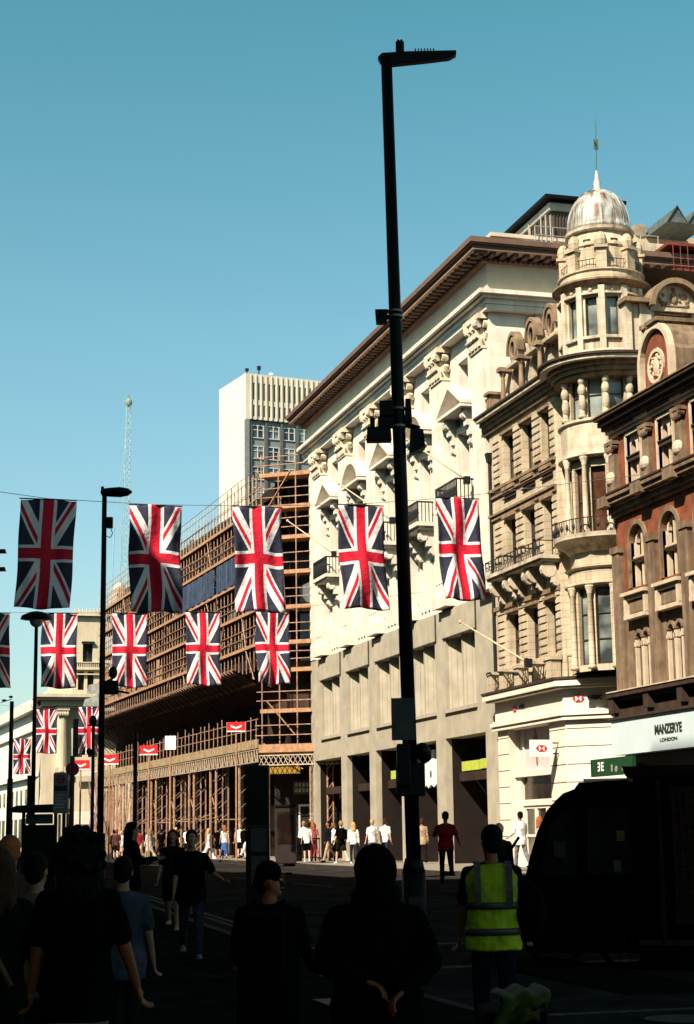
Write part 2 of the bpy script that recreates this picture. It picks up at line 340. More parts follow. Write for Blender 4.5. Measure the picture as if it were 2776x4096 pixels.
# upper wall with three kinds of opening
ops = []
for c in wc:
    ops.append((c - .62, c + .62, zz(14.0), zz(16.75)))
    ops.append((c - .55, c + .55, zz(18.25), zz(19.55)))
u = MB(); u.skin(0, L0, zz(10.25), zz(20.6), 0, ops, .5)
u.add([(L0, 0, zz(10.25)), (L0, 14, zz(10.25)), (L0, 14, zz(22.4)), (L0, 0, zz(22.4))], [(0, 1, 2, 3)])
u.add([(0, 0, zz(10.25)), (0, 14, zz(10.25)), (0, 14, zz(22.2)), (0, 0, zz(22.2))], [(3, 2, 1, 0)])
for c in wc:                                    # ribbed apron panels under the balconies
    for k in (-1.15, -.7, -.25, .25, .7, 1.15): u.box(c + k - .09, c + k + .09, -.07, 0, zz(10.5), zz(12.5))
u.build('upper_wall', stone_w, WB)
for i, c in enumerate(wc):
    win(WB, c - .62, c + .62, zz(14.0), zz(16.75), .5, white_fr, gl_mid, (1, 2))
    win(WB, c - .55, c + .55, zz(18.25), zz(19.55), .5, white_fr, gl_mid, (1, 1))
    p = MB()                                    # surround, consoles and pediment
    p.box(c - .92, c - .64, -.14, 0, zz(13.85), zz(17.0)).box(c + .64, c + .92, -.14, 0, zz(13.85), zz(17.0)).box(c - .64, c + .64, -.14, 0, zz(16.78), zz(17.0))
    p.box(c - .7, c - .55, -.08, 0, zz(18.1), zz(19.7)).box(c + .55, c + .7, -.08, 0, zz(18.1), zz(19.7)).box(c - .55, c + .55, -.08, 0, zz(19.57), zz(19.7)).box(c - .72, c + .72, -.14, 0, zz(17.98), zz(18.1))
    for sx in (-1, 1):
        x = c + sx * .98
        for q, (dy, z0, z1) in enumerate(((.5, 17.05, 17.4), (.42, 16.75, 17.05), (.3, 16.4, 16.75), (.18, 16.0, 16.4))): p.box(x - .15, x + .15, -dy, 0, zz(z0), zz(z1))
        p.tube((x - .17, -.42, zz(17.15)), (x + .17, -.42, zz(17.15)), .15, n=10).tube((x - .16, -.16, zz(16.15)), (x + .16, -.16, zz(16.15)), .13, n=10)
    p.box(c - 1.4, c + 1.4, -.72, 0, zz(17.4), zz(17.52))
    p.build('window_surround', stone_w, WB)
    pd = MB()
    if i % 2 == 0:
        for sx in (-1, 1):
            a = (c + sx * 1.42, zz(17.52)); t = (c, zz(18.38))
            pl = [a, (a[0], a[1] + .14), (t[0], t[1] + .14), t] if sx > 0 else [a, t, (t[0], t[1] + .14), (a[0], a[1] + .14)]
            pd.prism(pl, -.74, 0)
        pd.prism([(c - 1.25, zz(17.53)), (c + 1.25, zz(17.53)), (c, zz(18.3))], -.03, 0)
    else:
        pd.ring((c, zz(17.0)), 1.38, 1.53, -.74, 0, R(22), R(158), 14)
        pd.prism([(c + 1.3 * math.cos(R(a)), zz(17.0) + 1.38 * math.sin(R(a))) for a in range(24, 157, 12)], -.03, 0)
    pd.build('pediment', stone_w, WB)
    bl = MB()                                    # balcony slab on scrolled brackets
    bl.box(c - 1.25, c + 1.25, -.95, 0, zz(13.68), zz(13.84)).box(c - 1.15, c + 1.15, -.85, 0, zz(13.56), zz(13.68))
    for sx in (-1, 1):
        x = c + sx * .85
        for dy, z0, z1 in ((.75, 13.2, 13.56), (.5, 12.9, 13.2), (.25, 12.55, 12.9)): bl.box(x - .15, x + .15, -dy, 0, zz(z0), zz(z1))
        bl.tube((x - .17, -.6, zz(13.28)), (x + .17, -.6, zz(13.28)), .17, n=10).tube((x - .16, -.22, zz(12.72)), (x + .16, -.22, zz(12.72)), .14, n=10)
    bo = bl.build('balcony', stone_w, WB)
    ra = MB(); ra.box(c - 1.2, c + 1.2, -.92, -.87, zz(14.62), zz(14.68)).box(c - 1.2, c - 1.15, -.87, 0, zz(14.62), zz(14.68)).box(c + 1.15, c + 1.2, -.87, 0, zz(14.62), zz(14.68))
    for k in range(17):
        x = c - 1.18 + 2.36 * k / 16; ra.tube((x, -.9, zz(13.84)), (x, -.9, zz(14.62)), .022, n=5)
        if k < 16: ra.tube((x, -.9, zz(13.9)), (x + .1475, -.9, zz(14.5)), .014, n=4); ra.tube((x + .1475, -.9, zz(13.9)), (x, -.9, zz(14.5)), .014, n=4)
    for k in range(6):
        y = -.87 + .15 * k
        for x in (c - 1.18, c + 1.18): ra.tube((x, y, zz(13.84)), (x, y, zz(14.62)), .02, n=5)
    ra.build('railing', iron, bo)
def pilaster(c, hw=.66, d=.38):
    b = MB(); b.box(c - hw, c + hw, -d, 0, zz(10.95), zz(19.2)).box(c - hw - .1, c + hw + .1, -d - .1, 0, zz(10.25), zz(10.7)).box(c - hw - .06, c + hw + .06, -d - .06, 0, zz(10.7), zz(10.95), .05)
    for k in (-.45, -.15, .15, .45): b.box(c + k * hw / .66 - .06, c + k * hw / .66 + .06, -d - .035, -d, zz(11.2), zz(19.0))
    o = b.build('pilaster', stone_w, WB)
    k = MB(); k.box(c - hw - .03, c + hw + .03, -d - .06, 0, zz(19.2), zz(19.3))
    k.box(c - hw * .8, c + hw * .8, -d - .02, 0, zz(19.3), zz(20.3)); k.box(c - hw - .16, c + hw + .16, -d - .22, 0, zz(20.3), zz(20.5))
    for row, (z0, h, out) in enumerate(((19.3, .42, .12), (19.62, .42, .2))):
        for j in range(4 - row):
            x = c + (j - (3 - row) / 2) * hw * .52
            k.prism([(x - .13, zz(z0)), (x + .13, zz(z0)), (x + .15, zz(z0 + h * .7)), (x, zz(z0 + h)), (x - .15, zz(z0 + h * .7))], -d - out, -d)
            k.tube((x - .11, -d - out - .03, zz(z0 + h * .85)), (x + .11, -d - out - .03, zz(z0 + h * .85)), .07, n=7)
    for sx in (-1, 1):
        k.tube((c + sx * hw, -d - .12, zz(20.14)), (c + sx * hw * .62, -d - .2, zz(20.14)), .16, n=10)
        k.tube((c + sx * hw, -.1, zz(20.14)), (c + sx * hw, -d + .02, zz(20.14)), .15, n=10)
        k.tube((c + sx * hw * .9, -d * .5, zz(19.6)), (c + sx * (hw + .1), -d * .5, zz(19.8)), .1, n=7)
    k.ell((c, -d - .16, zz(20.1)), (.12, .1, .12))
    k.build('capital', stone_c, o)
for c in pc: pilaster(c)
for q4 in ((L0 - .55, L0 + .12, -.2, 1.2), (L0, L0 + .2, 1.6, 2.9), (0, .7, -.16, .2)): MB().box(*q4, zz(10.27), zz(20.5)).build('corner_pier', stone_w, WB)
# entablature
b = MB()
for d, z0, z1 in ((.42, 20.52, 20.74), (.47, 20.74, 20.94), (.62, 20.94, 21.04), (.78, 21.04, 21.2)):
    b.box(-.05, L0 + d, -d, 12, zz(z0), zz(z1))
b.build('architrave', stone_w, WB)
b = MB(); b.box(0, L0 + .3, -.3, 12, zz(21.2), zz(22.32)); b.build('frieze', stone_f, WB)
b = MB(); b.box(-.2, L0 + .5, -.5, 12, zz(22.32), zz(22.42))
b.box(-.3, L0 + 1.1, -1.1, 12, zz(22.58), zz(22.72)).box(-.4, L0 + 1.26, -1.26, 12, zz(22.78), zz(22.98)).box(-.35, L0 + 1.2, -1.2, 12, zz(22.72), zz(22.78))
x = .1
while x < L0 + .8:                                # dentils and modillions are the cornice's own pattern
    b.box(x, x + .2, -.95, -.5, zz(22.42), zz(22.58)); x += .44
x = .05
while x < L0 + .5: b.box(x, x + .1, -.58, -.5, zz(22.32), zz(22.42)); x += .2
y = -.8
while y < 11: b.box(L0 + .5, L0 + .95, y, y + .2, zz(22.42), zz(22.58)); y += .44
y = -.5
while y < 11: b.box(L0 + .5, L0 + .58, y, y + .1, zz(22.32), zz(22.42)); y += .2
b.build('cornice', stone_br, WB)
b = MB(); b.box(-.3, L0 + 1.12, -1.12, 11.9, zz(22.55), zz(22.578)); b.build('cornice_fillet', mat('pink_fillet', (.5, .33, .24), .9, .2, 3), WB)
b = MB(); b.box(6, L0 - 2.4, 1.0, 12, zz(22.98), zz(24.4)).box(5.8, L0 - 2.3, .9, 12, zz(24.4), zz(24.55)); b.build('attic', stone_f, WB)
# grey stone base: five bays of folded panels over an open ground floor
pd_ops = []
pb = [(U(81.9), U(78.6)), (U(77.2), U(73.85)), (U(72.5), U(69.2)), (U(67.83), U(64.5)), (U(63.24), U(59.87))]
gb = [(U(83.3), U(78.5)), (U(77.55), U(73.83)), (U(72.87), U(69.2)), (U(68.2), U(64.6)), (U(63.48), U(59.0))]
b = MB(); b.skin(0, L0, zz(5.25), zz(10.2), -.14, [(a, c, zz(6.35), zz(9.1)) for a, c in pb], .84)
b.add([(0, -.14, zz(10.2)), (L0, -.14, zz(10.2)), (L0, .1, zz(10.26)), (0, .1, zz(10.26))], [(0, 1, 2, 3)])
b.add([(0, -.14, zz(5.25)), (L0, -.14, zz(5.25)), (L0, .6, zz(5.25)), (0, .6, zz(5.25))], [(3, 2, 1, 0)])
b.add([(L0, -.14, 0), (L0, 12, 0), (L0, 12, zz(10.25)), (L0, -.14, zz(10.2))], [(0, 1, 2, 3)])
b.add([(0, -.14, 0), (0, 12, 0), (0, 12, zz(10.25)), (0, -.14, zz(10.2))], [(3, 2, 1, 0)])
for a, c in pb:
    b.box(a - .2, c + .2, -.2, -.14, zz(9.12), zz(10.12))                      # raised panel over each window
    b.box(a - .1, c + .12, -.24, -.14, zz(6.2), zz(6.34))
b.build('base_wall', stone_g, WB)
b = MB()
for a, c in pb: b.box(c + .2, c + .225, -.205, -.139, zz(9.1), zz(10.15)); b.box(a - .2, c + .2, -.205, -.139, zz(9.08), zz(9.12))
b.build('panel_joint', mat('dark_joint', (.05, .045, .04), .9), WB)  # plain dark lines along the panel joints
for a, c in pb:
    q = MB(); wv = (c - a) / 2
    for k in range(2):
        x = a + wv * k
        q.add([(x, -.1 + .1, zz(6.35)), (x + wv, .7, zz(6.35)), (x + wv, .7, zz(9.1)), (x, 0, zz(9.1))], [(0, 1, 2, 3)])
        q.add([(x + wv, .7, zz(6.35)), (x + wv, 0, zz(6.35)), (x + wv, 0, zz(9.1)), (x + wv, .7, zz(9.1))], [(0, 1, 2, 3)])
        q.box(x + wv - .07, x + wv - .012, -.04, .02, zz(6.36), zz(9.09))
        for j in range(5): q.box(x + wv * (j + .5) / 5.5 - .012, x + wv * (j + .5) / 5.5 + .012, .7 * (j + .5) / 5.5 - .02, .7 * (j + .5) / 5.5 + .04, zz(6.36), zz(9.09))
    q.build('folded_panel', stone_g, WB)
jamb = mat('brown_jamb', (.010, .005, .0035), .8, .4, 2, .2, 20, .5); shop_d = mat('shopfront_dark', (.02, .011, .008), .5, .5, 2); shop_b = mat('shopfront_brown', (.035, .019, .012), .7, .4, 1.5, .2, 20, .5)
xs = [0] + [v for a, c in gb for v in (a, c)] + [L0]
for i in range(0, len(xs), 2):
    a, c = xs[i], xs[i + 1]
    MB().box(a, c, -.14, .12, 0, zz(5.248)).build('column', stone_g, WB)
    MB().box(a + .01, c - .01, .12, 1.9, 0, zz(5.248)).build('pier_lining', jamb, WB)
lime = mat('lime_sign', (.42, .50, .06), .6, .15, 4)
for i, (a, c) in enumerate(gb):
    q = MB(); q.box(a, c, 1.9, 2.0, 0, zz(5.25)).build('shopfront', shop_d, WB)
    MB().box(a, c, .4, .7, zz(3.62), zz(3.95)).build('transom', shop_b, WB)
    f = MB()
    for k in range(1, 4): x = a + (c - a) * k / 4; f.box(x - .04, x + .04, 1.84, 1.9, 0, zz(3.62))
    f.build('shop_mullion', dark_fr, WB)
    MB().add([(a + .3, 1.88, zz(.62)), (c - .1, 1.88, zz(.62)), (c - .1, 1.88, zz(3.5)), (a + .3, 1.88, zz(3.5))], [(0, 1, 2, 3)]).build('shop_glass', gl_brown, WB)
MB().box(gb[4][0] + .12, gb[4][0] + 2.1, .46, .52, zz(4.0), zz(4.36)).build('sign_strip', lime, WB)
MB().box(gb[4][0] + 2.2, gb[4][1] - .75, .46, .52, zz(4.02), zz(4.38)).build('sign_strip', lime, WB)
MB().box(gb[2][0] + .25, gb[2][1] - .3, .46, .52, zz(4.0), zz(4.36)).build('sign_strip', lime, WB)
wh_sign = mat('lit_white_sign', (.8, .8, .78), .5, .1, 4)
q = MB(); cx = gb[3][0] + 1.75; zc = zz(4.02)       # cut-out white emblem of a crowned shield between two blocks
q.prism([(cx - .95, zc - .42), (cx - .75, zc - .36), (cx - .55, zc - .46), (cx - .3, zc - .34), (cx, zc - .44), (cx + .3, zc - .34), (cx + .6, zc - .4), (cx + 1., zc - .34), (cx + 1., zc + .3), (cx + .35, zc + .32), (cx + .3, zc + .46), (cx + .08, zc + .5), (cx + .08, zc + .8), (cx - .2, zc + .8), (cx - .2, zc + .5), (cx - .45, zc + .42), (cx - .9, zc + .36)], .7, .78)
q.v = [(cx + (x - cx) * 1.25, y - .35, zc + (z - zc) * 1.2) for x, y, z in q.v]; q.build('emblem_sign', wh_sign, WB)
q = MB()
for k in range(6): q.box(cx + .55 + k * .13, cx + .64 + k * .13, .7, .76, zc + .78, zc + .9)
q.v = [(x, y - .35, z) for x, y, z in q.v]; q.build('small_lettering', wh_sign, WB); q = MB(); q.ell((cx - .35, .695, zc), (.13, .012, .16)); q.v = [(x, y - .35, z) for x, y, z in q.v]; q.build('emblem_detail', mat('emblem_grey', (.12, .13, .1), .6), WB)
# far return towards the scaffold, roof core
MB().box(.3, L0 - .3, 2.05, 11.9, .02, zz(22.0)).build('core', stone_f, WB)
# rooftop plant room with louvres and rails
PH = empty('rooftop_pavilion', (25.56, 60, 24.13), 0, 'dark louvred rooftop pavilion with a flat black roof above the classical store', 'pavilion')
b = MB(); b.box(0, 2.9, 0, 9, -1.4, 2.02); b.build('wall', mat('pavilion_wall', (.10, .075, .06), .8, .3, 2), PH)
b = MB()
for k in range(22): b.box(.12 + k * .13, .16 + k * .13, -.05, 0, .25, 1.55)
for k in range(26): b.box(-.05, 0, .2 + k * .3, .26 + k * .3, .25, 1.55)
b.build('louvre', mat('louvre_grey', (.05, .04, .035), .6), PH)
b = MB(); b.box(-.1, 3.0, -.12, 9.1, 1.62, 1.92); b.build('fascia', mat('pavilion_fascia', (.36, .36, .33), .7, .2, 2), PH)
b = MB(); b.box(-.35, 3.1, -.4, 9.4, 2.02, 2.16); b.build('roof', blackp, PH)
b = MB()
for k in range(8): b.tube((-.9 + k * .75, -.5, .0), (-.9 + k * .75, -.5, .75), .02, n=5)
b.tube((-.9, -.5, .75), (4.4, -.5, .75), .02, n=5).tube((-.9, -.5, .4), (4.4, -.5, .4), .015, n=5); b.box(-1.6, 4.6, -.8, 0, -.12, .02)
for k in range(3): b.tube((-.55 + k * .2, -.3, 0), (-.55 + k * .2, -.3, 1.3), .03, n=5)
b.build('guard_rail', mat('galvanised', (.45, .42, .38), .5, .2, 4, metal=.5), PH)
# flagpoles leaning out of the white front
polem = mat('flagpole_paint', (.55, .42, .28), .5, .2, 4)
def flagpole(base, tip, label, grp='bare flagpoles on the store front'):
    base = Vector(base); tip = Vector(tip) - base
    t = empty('flagpole', base, 0, label, 'flagpole', grp)
    MB().tube((0, 0, 0), tip, .04, .028, 8).build('pole', polem, t, True)
    MB().ell(tuple(tip), (.07, .07, .07)).build('finial', polem, t, True)
    MB().box(-.12, .1, -.1, .1, -.14, .14).build('bracket', iron, t)
flagpole((21.55, 59.4, 14.6), (20.0, 61.72, 16.59), 'bare flagpole over the balcony nearest the domed corner building')
flagpole((21.55, 68.8, 14.75), (20.0, 71.64, 16.86), 'bare flagpole above the fourth large flag from the left')
flagpole((21.55, 78.2, 14.8), (20.0, 81.14, 16.89), 'bare flagpole crossing from the white store over the scaffold')
# ------------------------------------------------------------------ domed corner building (bank)
HB = empty('corner_building', (21.7, 57.35, .52), STREET, 'tan stone corner building with a lead dome, curved bays and stacked balconies', 'building')
def hz(v): return v - .52
H0 = 57.35
def V(s): return H0 - s                           # local x of street coordinate s
XE = V(51.25)                                     # end of the street front
CH = Matrix.Translation((XE, 0, 0)) @ Matrix.Rotation(R(46), 4, 'Z')   # canted front frame
CL = 4.4
pier = XE
wx = [(V(55.85), V(54.8)), (V(54.1), V(53.1)), (V(52.45), V(51.75))]
wx = [(1.42, 2.42), (3.2, 4.2), (4.95, 5.75)]
rows = [(7.35, 9.12), (10.5, 12.5), (13.8, 15.5)]
b = MB(); b.skin(0, XE, hz(6.55), hz(16.2), 0, [(a, c, hz(z0), hz(z1)) for a, c in wx for z0, z1 in rows], .28)
b.build('street_wall', stone_h, HB)
b = MB(CH); b.skin(0, CL, hz(6.55), hz(16.2), 0, [(.18, .62, hz(z0), hz(z1)) for z0, z1 in ()], .3)
b.build('canted_wall', stone_h, HB)
ce = CH @ Vector((CL, 0, 0))                      # far end of the canted front, side street wall runs on from it
b = MB(); b.add([(ce.x, ce.y, hz(.5)), (ce.x, ce.y + 12, hz(.5)), (ce.x, ce.y + 12, hz(16.4)), (ce.x, ce.y, hz(16.4))], [(0, 1, 2, 3)])
b.build('side_wall', stone_h, HB)
for a, c in wx:
    for i, (z0, z1) in enumerate(rows):
        win(HB, a, c, hz(z0), hz(z1), .28, dark_fr, [gl_mid, gl_dark, gl_mid][i], (0, 1), .05)
edges = [0, 1.42, 2.42, 3.2, 4.2, 4.95, 5.75, XE]
for i in range(0, 8, 2):
    a, c = edges[i], edges[i + 1]; mid = (a + c) / 2; hw = min(.3, (c - a) / 2 - .03)
    for z0, z1 in ((7.2, 9.3), (10.55, 12.5), (13.9, 15.6)):
        z = z0; q = MB(); q.box(mid - hw + .02, mid + hw - .02, -.03, 0, hz(z0), hz(z1))
        while z < z1:
            q.box(mid - hw, mid + hw, -.07, 0, hz(z), hz(z + .17)); z += .25
        q.build('quoin', stone_h, HB)
b = MB()                                          # street front bands, recessed slots and cornices
for d, z0, z1 in ((.10, 9.35, 9.5), (.08, 12.62, 12.76), (.14, 12.76, 12.84), (.08, 13.42, 13.5), (.12, 13.66, 13.76)):
    b.box(0, XE, -d, 0, hz(z0), hz(z1))
for a, c in wx: b.box(a - .12, c + .12, -.16, 0, hz(9.14), hz(9.24)).box(a - .1, c + .1, -.13, 0, hz(12.5), hz(12.6)).box(a - .1, c + .1, -.12, 0, hz(15.52), hz(15.62)).box(a - .1, c + .1, -.12, 0, hz(13.5), hz(13.62))
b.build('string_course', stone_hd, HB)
b = MB()
for a, c in wx: b.box(a - .05, c + .1, -.09, -.001, hz(13.18), hz(13.23)).box(a - .05, c + .1, -.09, -.001, hz(13.32), hz(13.36))
b.build('shadow_slot', dark_trim, HB)
for a, c in wx:                                   # third floor balconies on fat scrolls with iron fronts
    m = (a + c) / 2; b = MB()
    b.box(m - .86, m + .86, -.75, 0, hz(10.36), hz(10.48)).box(m - .8, m + .8, -.66, 0, hz(10.28), hz(10.36))
    for sx in (-1, 1):
        x = m + sx * .62
        b.tube((x - .1, -.36, hz(10.02)), (x + .1, -.36, hz(10.02)), .26, n=12).box(x - .09, x + .09, -.3, 0, hz(9.6), hz(10.0)).tube((x - .1, -.12, hz(9.62)), (x + .1, -.12, hz(9.62)), .13, n=10)
    o = b.build('balcony', stone_hm, HB)
    r = MB(); r.path([(m - .8, 0, hz(10.95)), (m - .8, -.7, hz(10.95)), (m + .8, -.7, hz(10.95)), (m + .8, 0, hz(10.95))], .02, 5)
    for k in range(11):
        x = m - .8 + .16 * k; r.tube((x, -.7, hz(10.48)), (x, -.7 - (.06 if k % 2 else 0), hz(10.95)), .013, n=4)
        if k % 2 == 0 and k < 10: r.ring((x + .16, hz(10.7)), .07, .09, -.71, -.69, 0, 2 * math.pi, 8)
    r.build('railing', iron, o)
# faceted bow that carries the turret: the three upper floors
TC = HB.matrix_world if False else None
tcx, tcy = H0 - 50.0, 23.0 - 21.7                 # turret centre in the building's frame
def arc_pts(r, n=24, a0=0, a1=360): return [(tcx + r * math.cos(R(a0 + (a1 - a0) * i / n)), tcy + r * math.sin(R(a0 + (a1 - a0) * i / n))) for i in range(n + (0 if a1 - a0 == 360 else 1))]
NF = 12; FS0 = (8, 9, 10, 11, 0)
def facet(k):                                    # frame of facet k: local x along the facet, y inwards
    am = R(k * 360 / NF + 20); return am
def drum(name, r, z0, z1, m, parent, opening=None, fr=white_fr, gl=gl_mid, bars=(0, 1), facets=FS0):
    ap = r * math.cos(math.pi / NF); hw = r * math.sin(math.pi / NF); b = MB()
    for k in range(NF):
        am = facet(k); M = Matrix.Translation((tcx, tcy, 0)) @ Matrix.Rotation(am + math.pi / 2, 4, 'Z') @ Matrix.Translation((0, -ap, 0))
        b.M = M
        if opening and k in facets:
            o0, o1, zz0, zz1 = opening; b.skin(-hw, hw, hz(z0), hz(z1), 0, [(o0, o1, hz(zz0), hz(zz1))], .16)
        else: b.add([(-hw, 0, hz(z0)), (hw, 0, hz(z0)), (hw, 0, hz(z1)), (-hw, 0, hz(z1))], [(0, 1, 2, 3)])
    o = b.build(name, m, parent)
    if opening:
        for k in facets:
            M = Matrix.Translation((tcx, tcy, 0)) @ Matrix.Rotation(facet(k) + math.pi / 2, 4, 'Z') @ Matrix.Translation((0, -ap, 0))
            win((parent, M), opening[0], opening[1], hz(opening[2]), hz(opening[3]), .16, fr, gl, bars, .035, .03)
    return o
FS = (8, 9, 10, 11, 0)
drum('bow_wall', 1.4, 6.55, 9.75, stone_h, HB, (-.24, .24, 6.75, 9.15), dark_fr, gl_cool, (0, 2), FS)
drum('bow_wall', 1.35, 9.75, 13.25, stone_h, HB, (-.24, .24, 10.9, 13.0), dark_fr, glass('red_blind_glass', (.10, .04, .02), .1, .6, (.16, .07, .04)), (0, 1), FS)
drum('bow_wall', 1.4, 13.25, 16.3, stone_h, HB, (-.24, .24, 14.55, 16.1), dark_fr, gl_cool, (0, 1), FS)
def collar(name, prof, m, n=36, parent=HB, smooth=False):
    return MB().lathe([(r, hz(z)) for r, z in prof], (tcx, tcy, 0), n).build(name, m, parent, smooth)
collar('bow_band', [(1.4, 13.3), (1.62, 13.34), (1.62, 13.42), (1.5, 13.46), (1.52, 14.4), (1.6, 14.44), (1.6, 14.52), (1.4, 14.53)], stone_hm)
collar('bow_balcony', [(1.35, 10.3), (1.55, 10.5), (1.85, 10.68), (1.88, 10.82), (1.35, 10.83)], stone_hm)
collar('bow_band', [(1.4, 9.2), (1.56, 9.26), (1.56, 9.34), (1.42, 9.36), (1.42, 9.74), (1.54, 9.8), (1.35, 9.85)], stone_h)
def cols(r, z0, z1, ks, m, figure=False):
    for k in ks:
        a = R((k + .5) * 360 / NF + 20); x, y = tcx + r * math.cos(a), tcy + r * math.sin(a); b = MB(); H = z1 - z0
        b.lathe([(.13, hz(z0)), (.13, hz(z0 + .1)), (.09, hz(z0 + .14)), (.088, hz(z0 + H * .5)), (.075, hz(z1 - .28)), (.1, hz(z1 - .24)), (.085, hz(z1 - .2)), (.14, hz(z1 - .06)), (.14, hz(z1))], (x, y, 0), 12)
        if figure:
            b.ell((x, y, hz(z1 - .42)), (.12, .12, .17)).ell((x, y, hz(z1 - .75)), (.15, .13, .22)).ell((x + .02, y, hz(z0 + .5)), (.13, .12, .3))
        b.build('bow_column', m, HB, True)
cols(1.52, 10.83, 13.3, (8, 9, 10, 11, 0), stone_hm); cols(1.5, 14.53, 16.2, (8, 9, 10, 11, 0), stone_h, True); cols(1.5, 6.6, 9.2, (8, 9, 10, 11, 0), stone_h)
r = MB()
for i in range(40):
    a = R(226 + i * 4.5); x, y = tcx + 1.8 * math.cos(a), tcy + 1.8 * math.sin(a); r.tube((x, y, hz(10.83)), (x, y, hz(11.3)), .012, n=4)
    a2 = R(228.2 + i * 4.5)
    if i % 2: r.ell((tcx + 1.84 * math.cos(a2), tcy + 1.84 * math.sin(a2), hz(11.05)), (.05, .05, .12), 6, 4)
r.path([(tcx + 1.8 * math.cos(R(226 + i * 9)), tcy + 1.8 * math.sin(R(226 + i * 9)), hz(11.3)) for i in range(21)], .018, 5)
r.build('bow_railing', iron, HB)
# main cornice: sweeps along the street, round the bow
def sweep(off, z0, z1, b, side=True):
    a0 = 180 + 46 - 8 - 45
    pts = [(-.25, 0 - off + 0)]
    rad = 1.5 + off * 1.35
    # start of the curve where the offset street line meets the circle
    dy = -off - tcy
    if abs(dy) < rad: sx = tcx - math.sqrt(rad * rad - dy * dy); st = math.degrees(math.atan2(dy, sx - tcx))
    else: st = -90
    if st < 0: st += 360
    pts.append((min(sx if abs(dy) < rad else tcx, tcx), -off))
    en = 360 - 8
    n = 14
    for i in range(1, n + 1):
        a = R(st + (en - st) * i / n); pts.append((tcx + rad * math.cos(a), tcy + rad * math.sin(a)))
    pts.append((ce.x + off, max(pts[-1][1] + .1, tcy + .6))); pts.append((ce.x + off, 12)); pts.append((-.25, 12))
    b.plan(pts, hz(z0), hz(z1))
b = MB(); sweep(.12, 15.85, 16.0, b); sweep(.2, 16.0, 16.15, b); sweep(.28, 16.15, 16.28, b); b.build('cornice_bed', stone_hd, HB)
b = MB(); sweep(.46, 16.3, 16.42, b); b.build('main_cornice', stone_hm, HB)
b = MB(); sweep(.52, 16.422, 16.5, b); b.build('cornice_gutter', dark_trim, HB)
# attic: round-headed dormers with oval windows, dark columns between them, lead roof behind
slate = mat('grey_slate', (.13, .11, .10), .7, .3, 5, .3, 20, blocks=(.3, .2, .01, .7))
b = MB(); b.skin(0, XE, hz(16.46), hz(18.0), .5, [(a - .1, c + .05, hz(16.6), hz(17.95)) for a, c in wx], .25); b.build('attic_wall', stone_h, HB)
b = MB(); b.add([(0, .55, hz(17.9)), (XE + .3, .55, hz(17.9)), (XE + .3, 3.2, hz(20.4)), (0, 3.2, hz(20.4)), (0, 12, hz(20.4)), (XE + .3, 12, hz(20.4))], [(0, 1, 2, 3), (3, 2, 5, 4)])
b.add([(0, .55, hz(16.4)), (0, 12, hz(16.4)), (0, 12, hz(20.4)), (0, 3.2, hz(20.4)), (0, .55, hz(17.9))], [(4, 3, 2, 1, 0)]); b.build('roof', slate, HB)
for i, (a, c) in enumerate(wx):
    m = (a + c) / 2; win(HB, a - .1, c + .05, hz(16.6), hz(17.95), .75, white_fr, gl_dark, (1, 1), .05)
    d = MB()
    d.box(m - .55, m + .55, .22, 3, hz(18.0), hz(18.12)).prism([(m - .42, hz(18.12)), (m + .42, hz(18.12))] + [(m + .42 * math.cos(R(t)), hz(18.45) + .62 * math.sin(R(t))) for t in range(0, 181, 20)], .34, 2.6)
    do = d.build('dormer', stone_h, HB)
    e = MB(); e.ring((m, hz(18.58)), .2, .3, .24, .36, 0, 2 * math.pi, 20, 1.5).ring((m, hz(18.45)), .43, .52, .2, .5, 0, math.pi, 16, 1.5); e.ell((m, .26, hz(18.13)), (.09, .06, .08)).build('oval_surround', stone_hd, do)
    e = MB()
    e.prism([(m + .2 * math.cos(R(t)), hz(18.58) + .3 * math.sin(R(t))) for t in range(0, 360, 20)], .325, .339).build('oval_window', gl_dark, do)
    for x in (a - .34,):
        k = MB(); k.lathe([(.13, hz(16.46)), (.13, hz(16.6)), (.08, hz(16.66)), (.095, hz(17.1)), (.07, hz(17.75)), (.12, hz(17.85)), (.15, hz(17.95))], (x, .18, 0), 12); k.box(x - .17, x + .17, .0, .5, hz(17.95), hz(18.1))
        k.build('attic_column', stone_hd, HB, False)
b = MB(); b.box(-.05, .4, -.1, .4, hz(16.46), hz(17.3), .06).box(-.1, .45, -.15, .45, hz(17.3), hz(17.4)); b.build('parapet_urn', stone_hd, HB)
# turret
ap = 1.4
drum('turret_wall', 1.38, 16.45, 18.9, stone_hm, HB, (-.19, .19, 17.25, 18.55), dark_fr, gl_cool, (0, 0), (7, 8, 9, 10, 11, 0, 1))
b = MB()
for k in range(NF):
    a = R((k + .5) * 360 / NF + 20); x, y = tcx + 1.39 * math.cos(a), tcy + 1.39 * math.sin(a)
    b.M = Matrix.Translation((x, y, 0)) @ Matrix.Rotation(a, 4, 'Z'); b.box(-.08, .07, -.1, .1, hz(16.6), hz(18.88))
    am = facet(k); b.M = Matrix.Translation((tcx + 1.36 * math.cos(am), tcy + 1.36 * math.sin(am), 0)) @ Matrix.Rotation(am, 4, 'Z')
    b.box(-.06, .1, -.28, .28, hz(18.6), hz(18.66)).box(-.06, .08, -.28, .28, hz(17.13), hz(17.22)).ell((0, 0, hz(18.78)), (.04, .07, .07), 8, 5)
b.build('turret_pilasters', stone_hm, HB)
collar('turret_base', [(1.5, 16.45), (1.58, 16.5), (1.5, 16.75), (1.4, 16.8)], stone_hm)
collar('turret_cornice', [(1.35, 18.88), (1.5, 18.95), (1.62, 19.04), (1.62, 19.1), (1.3, 19.16)], stone_hd)
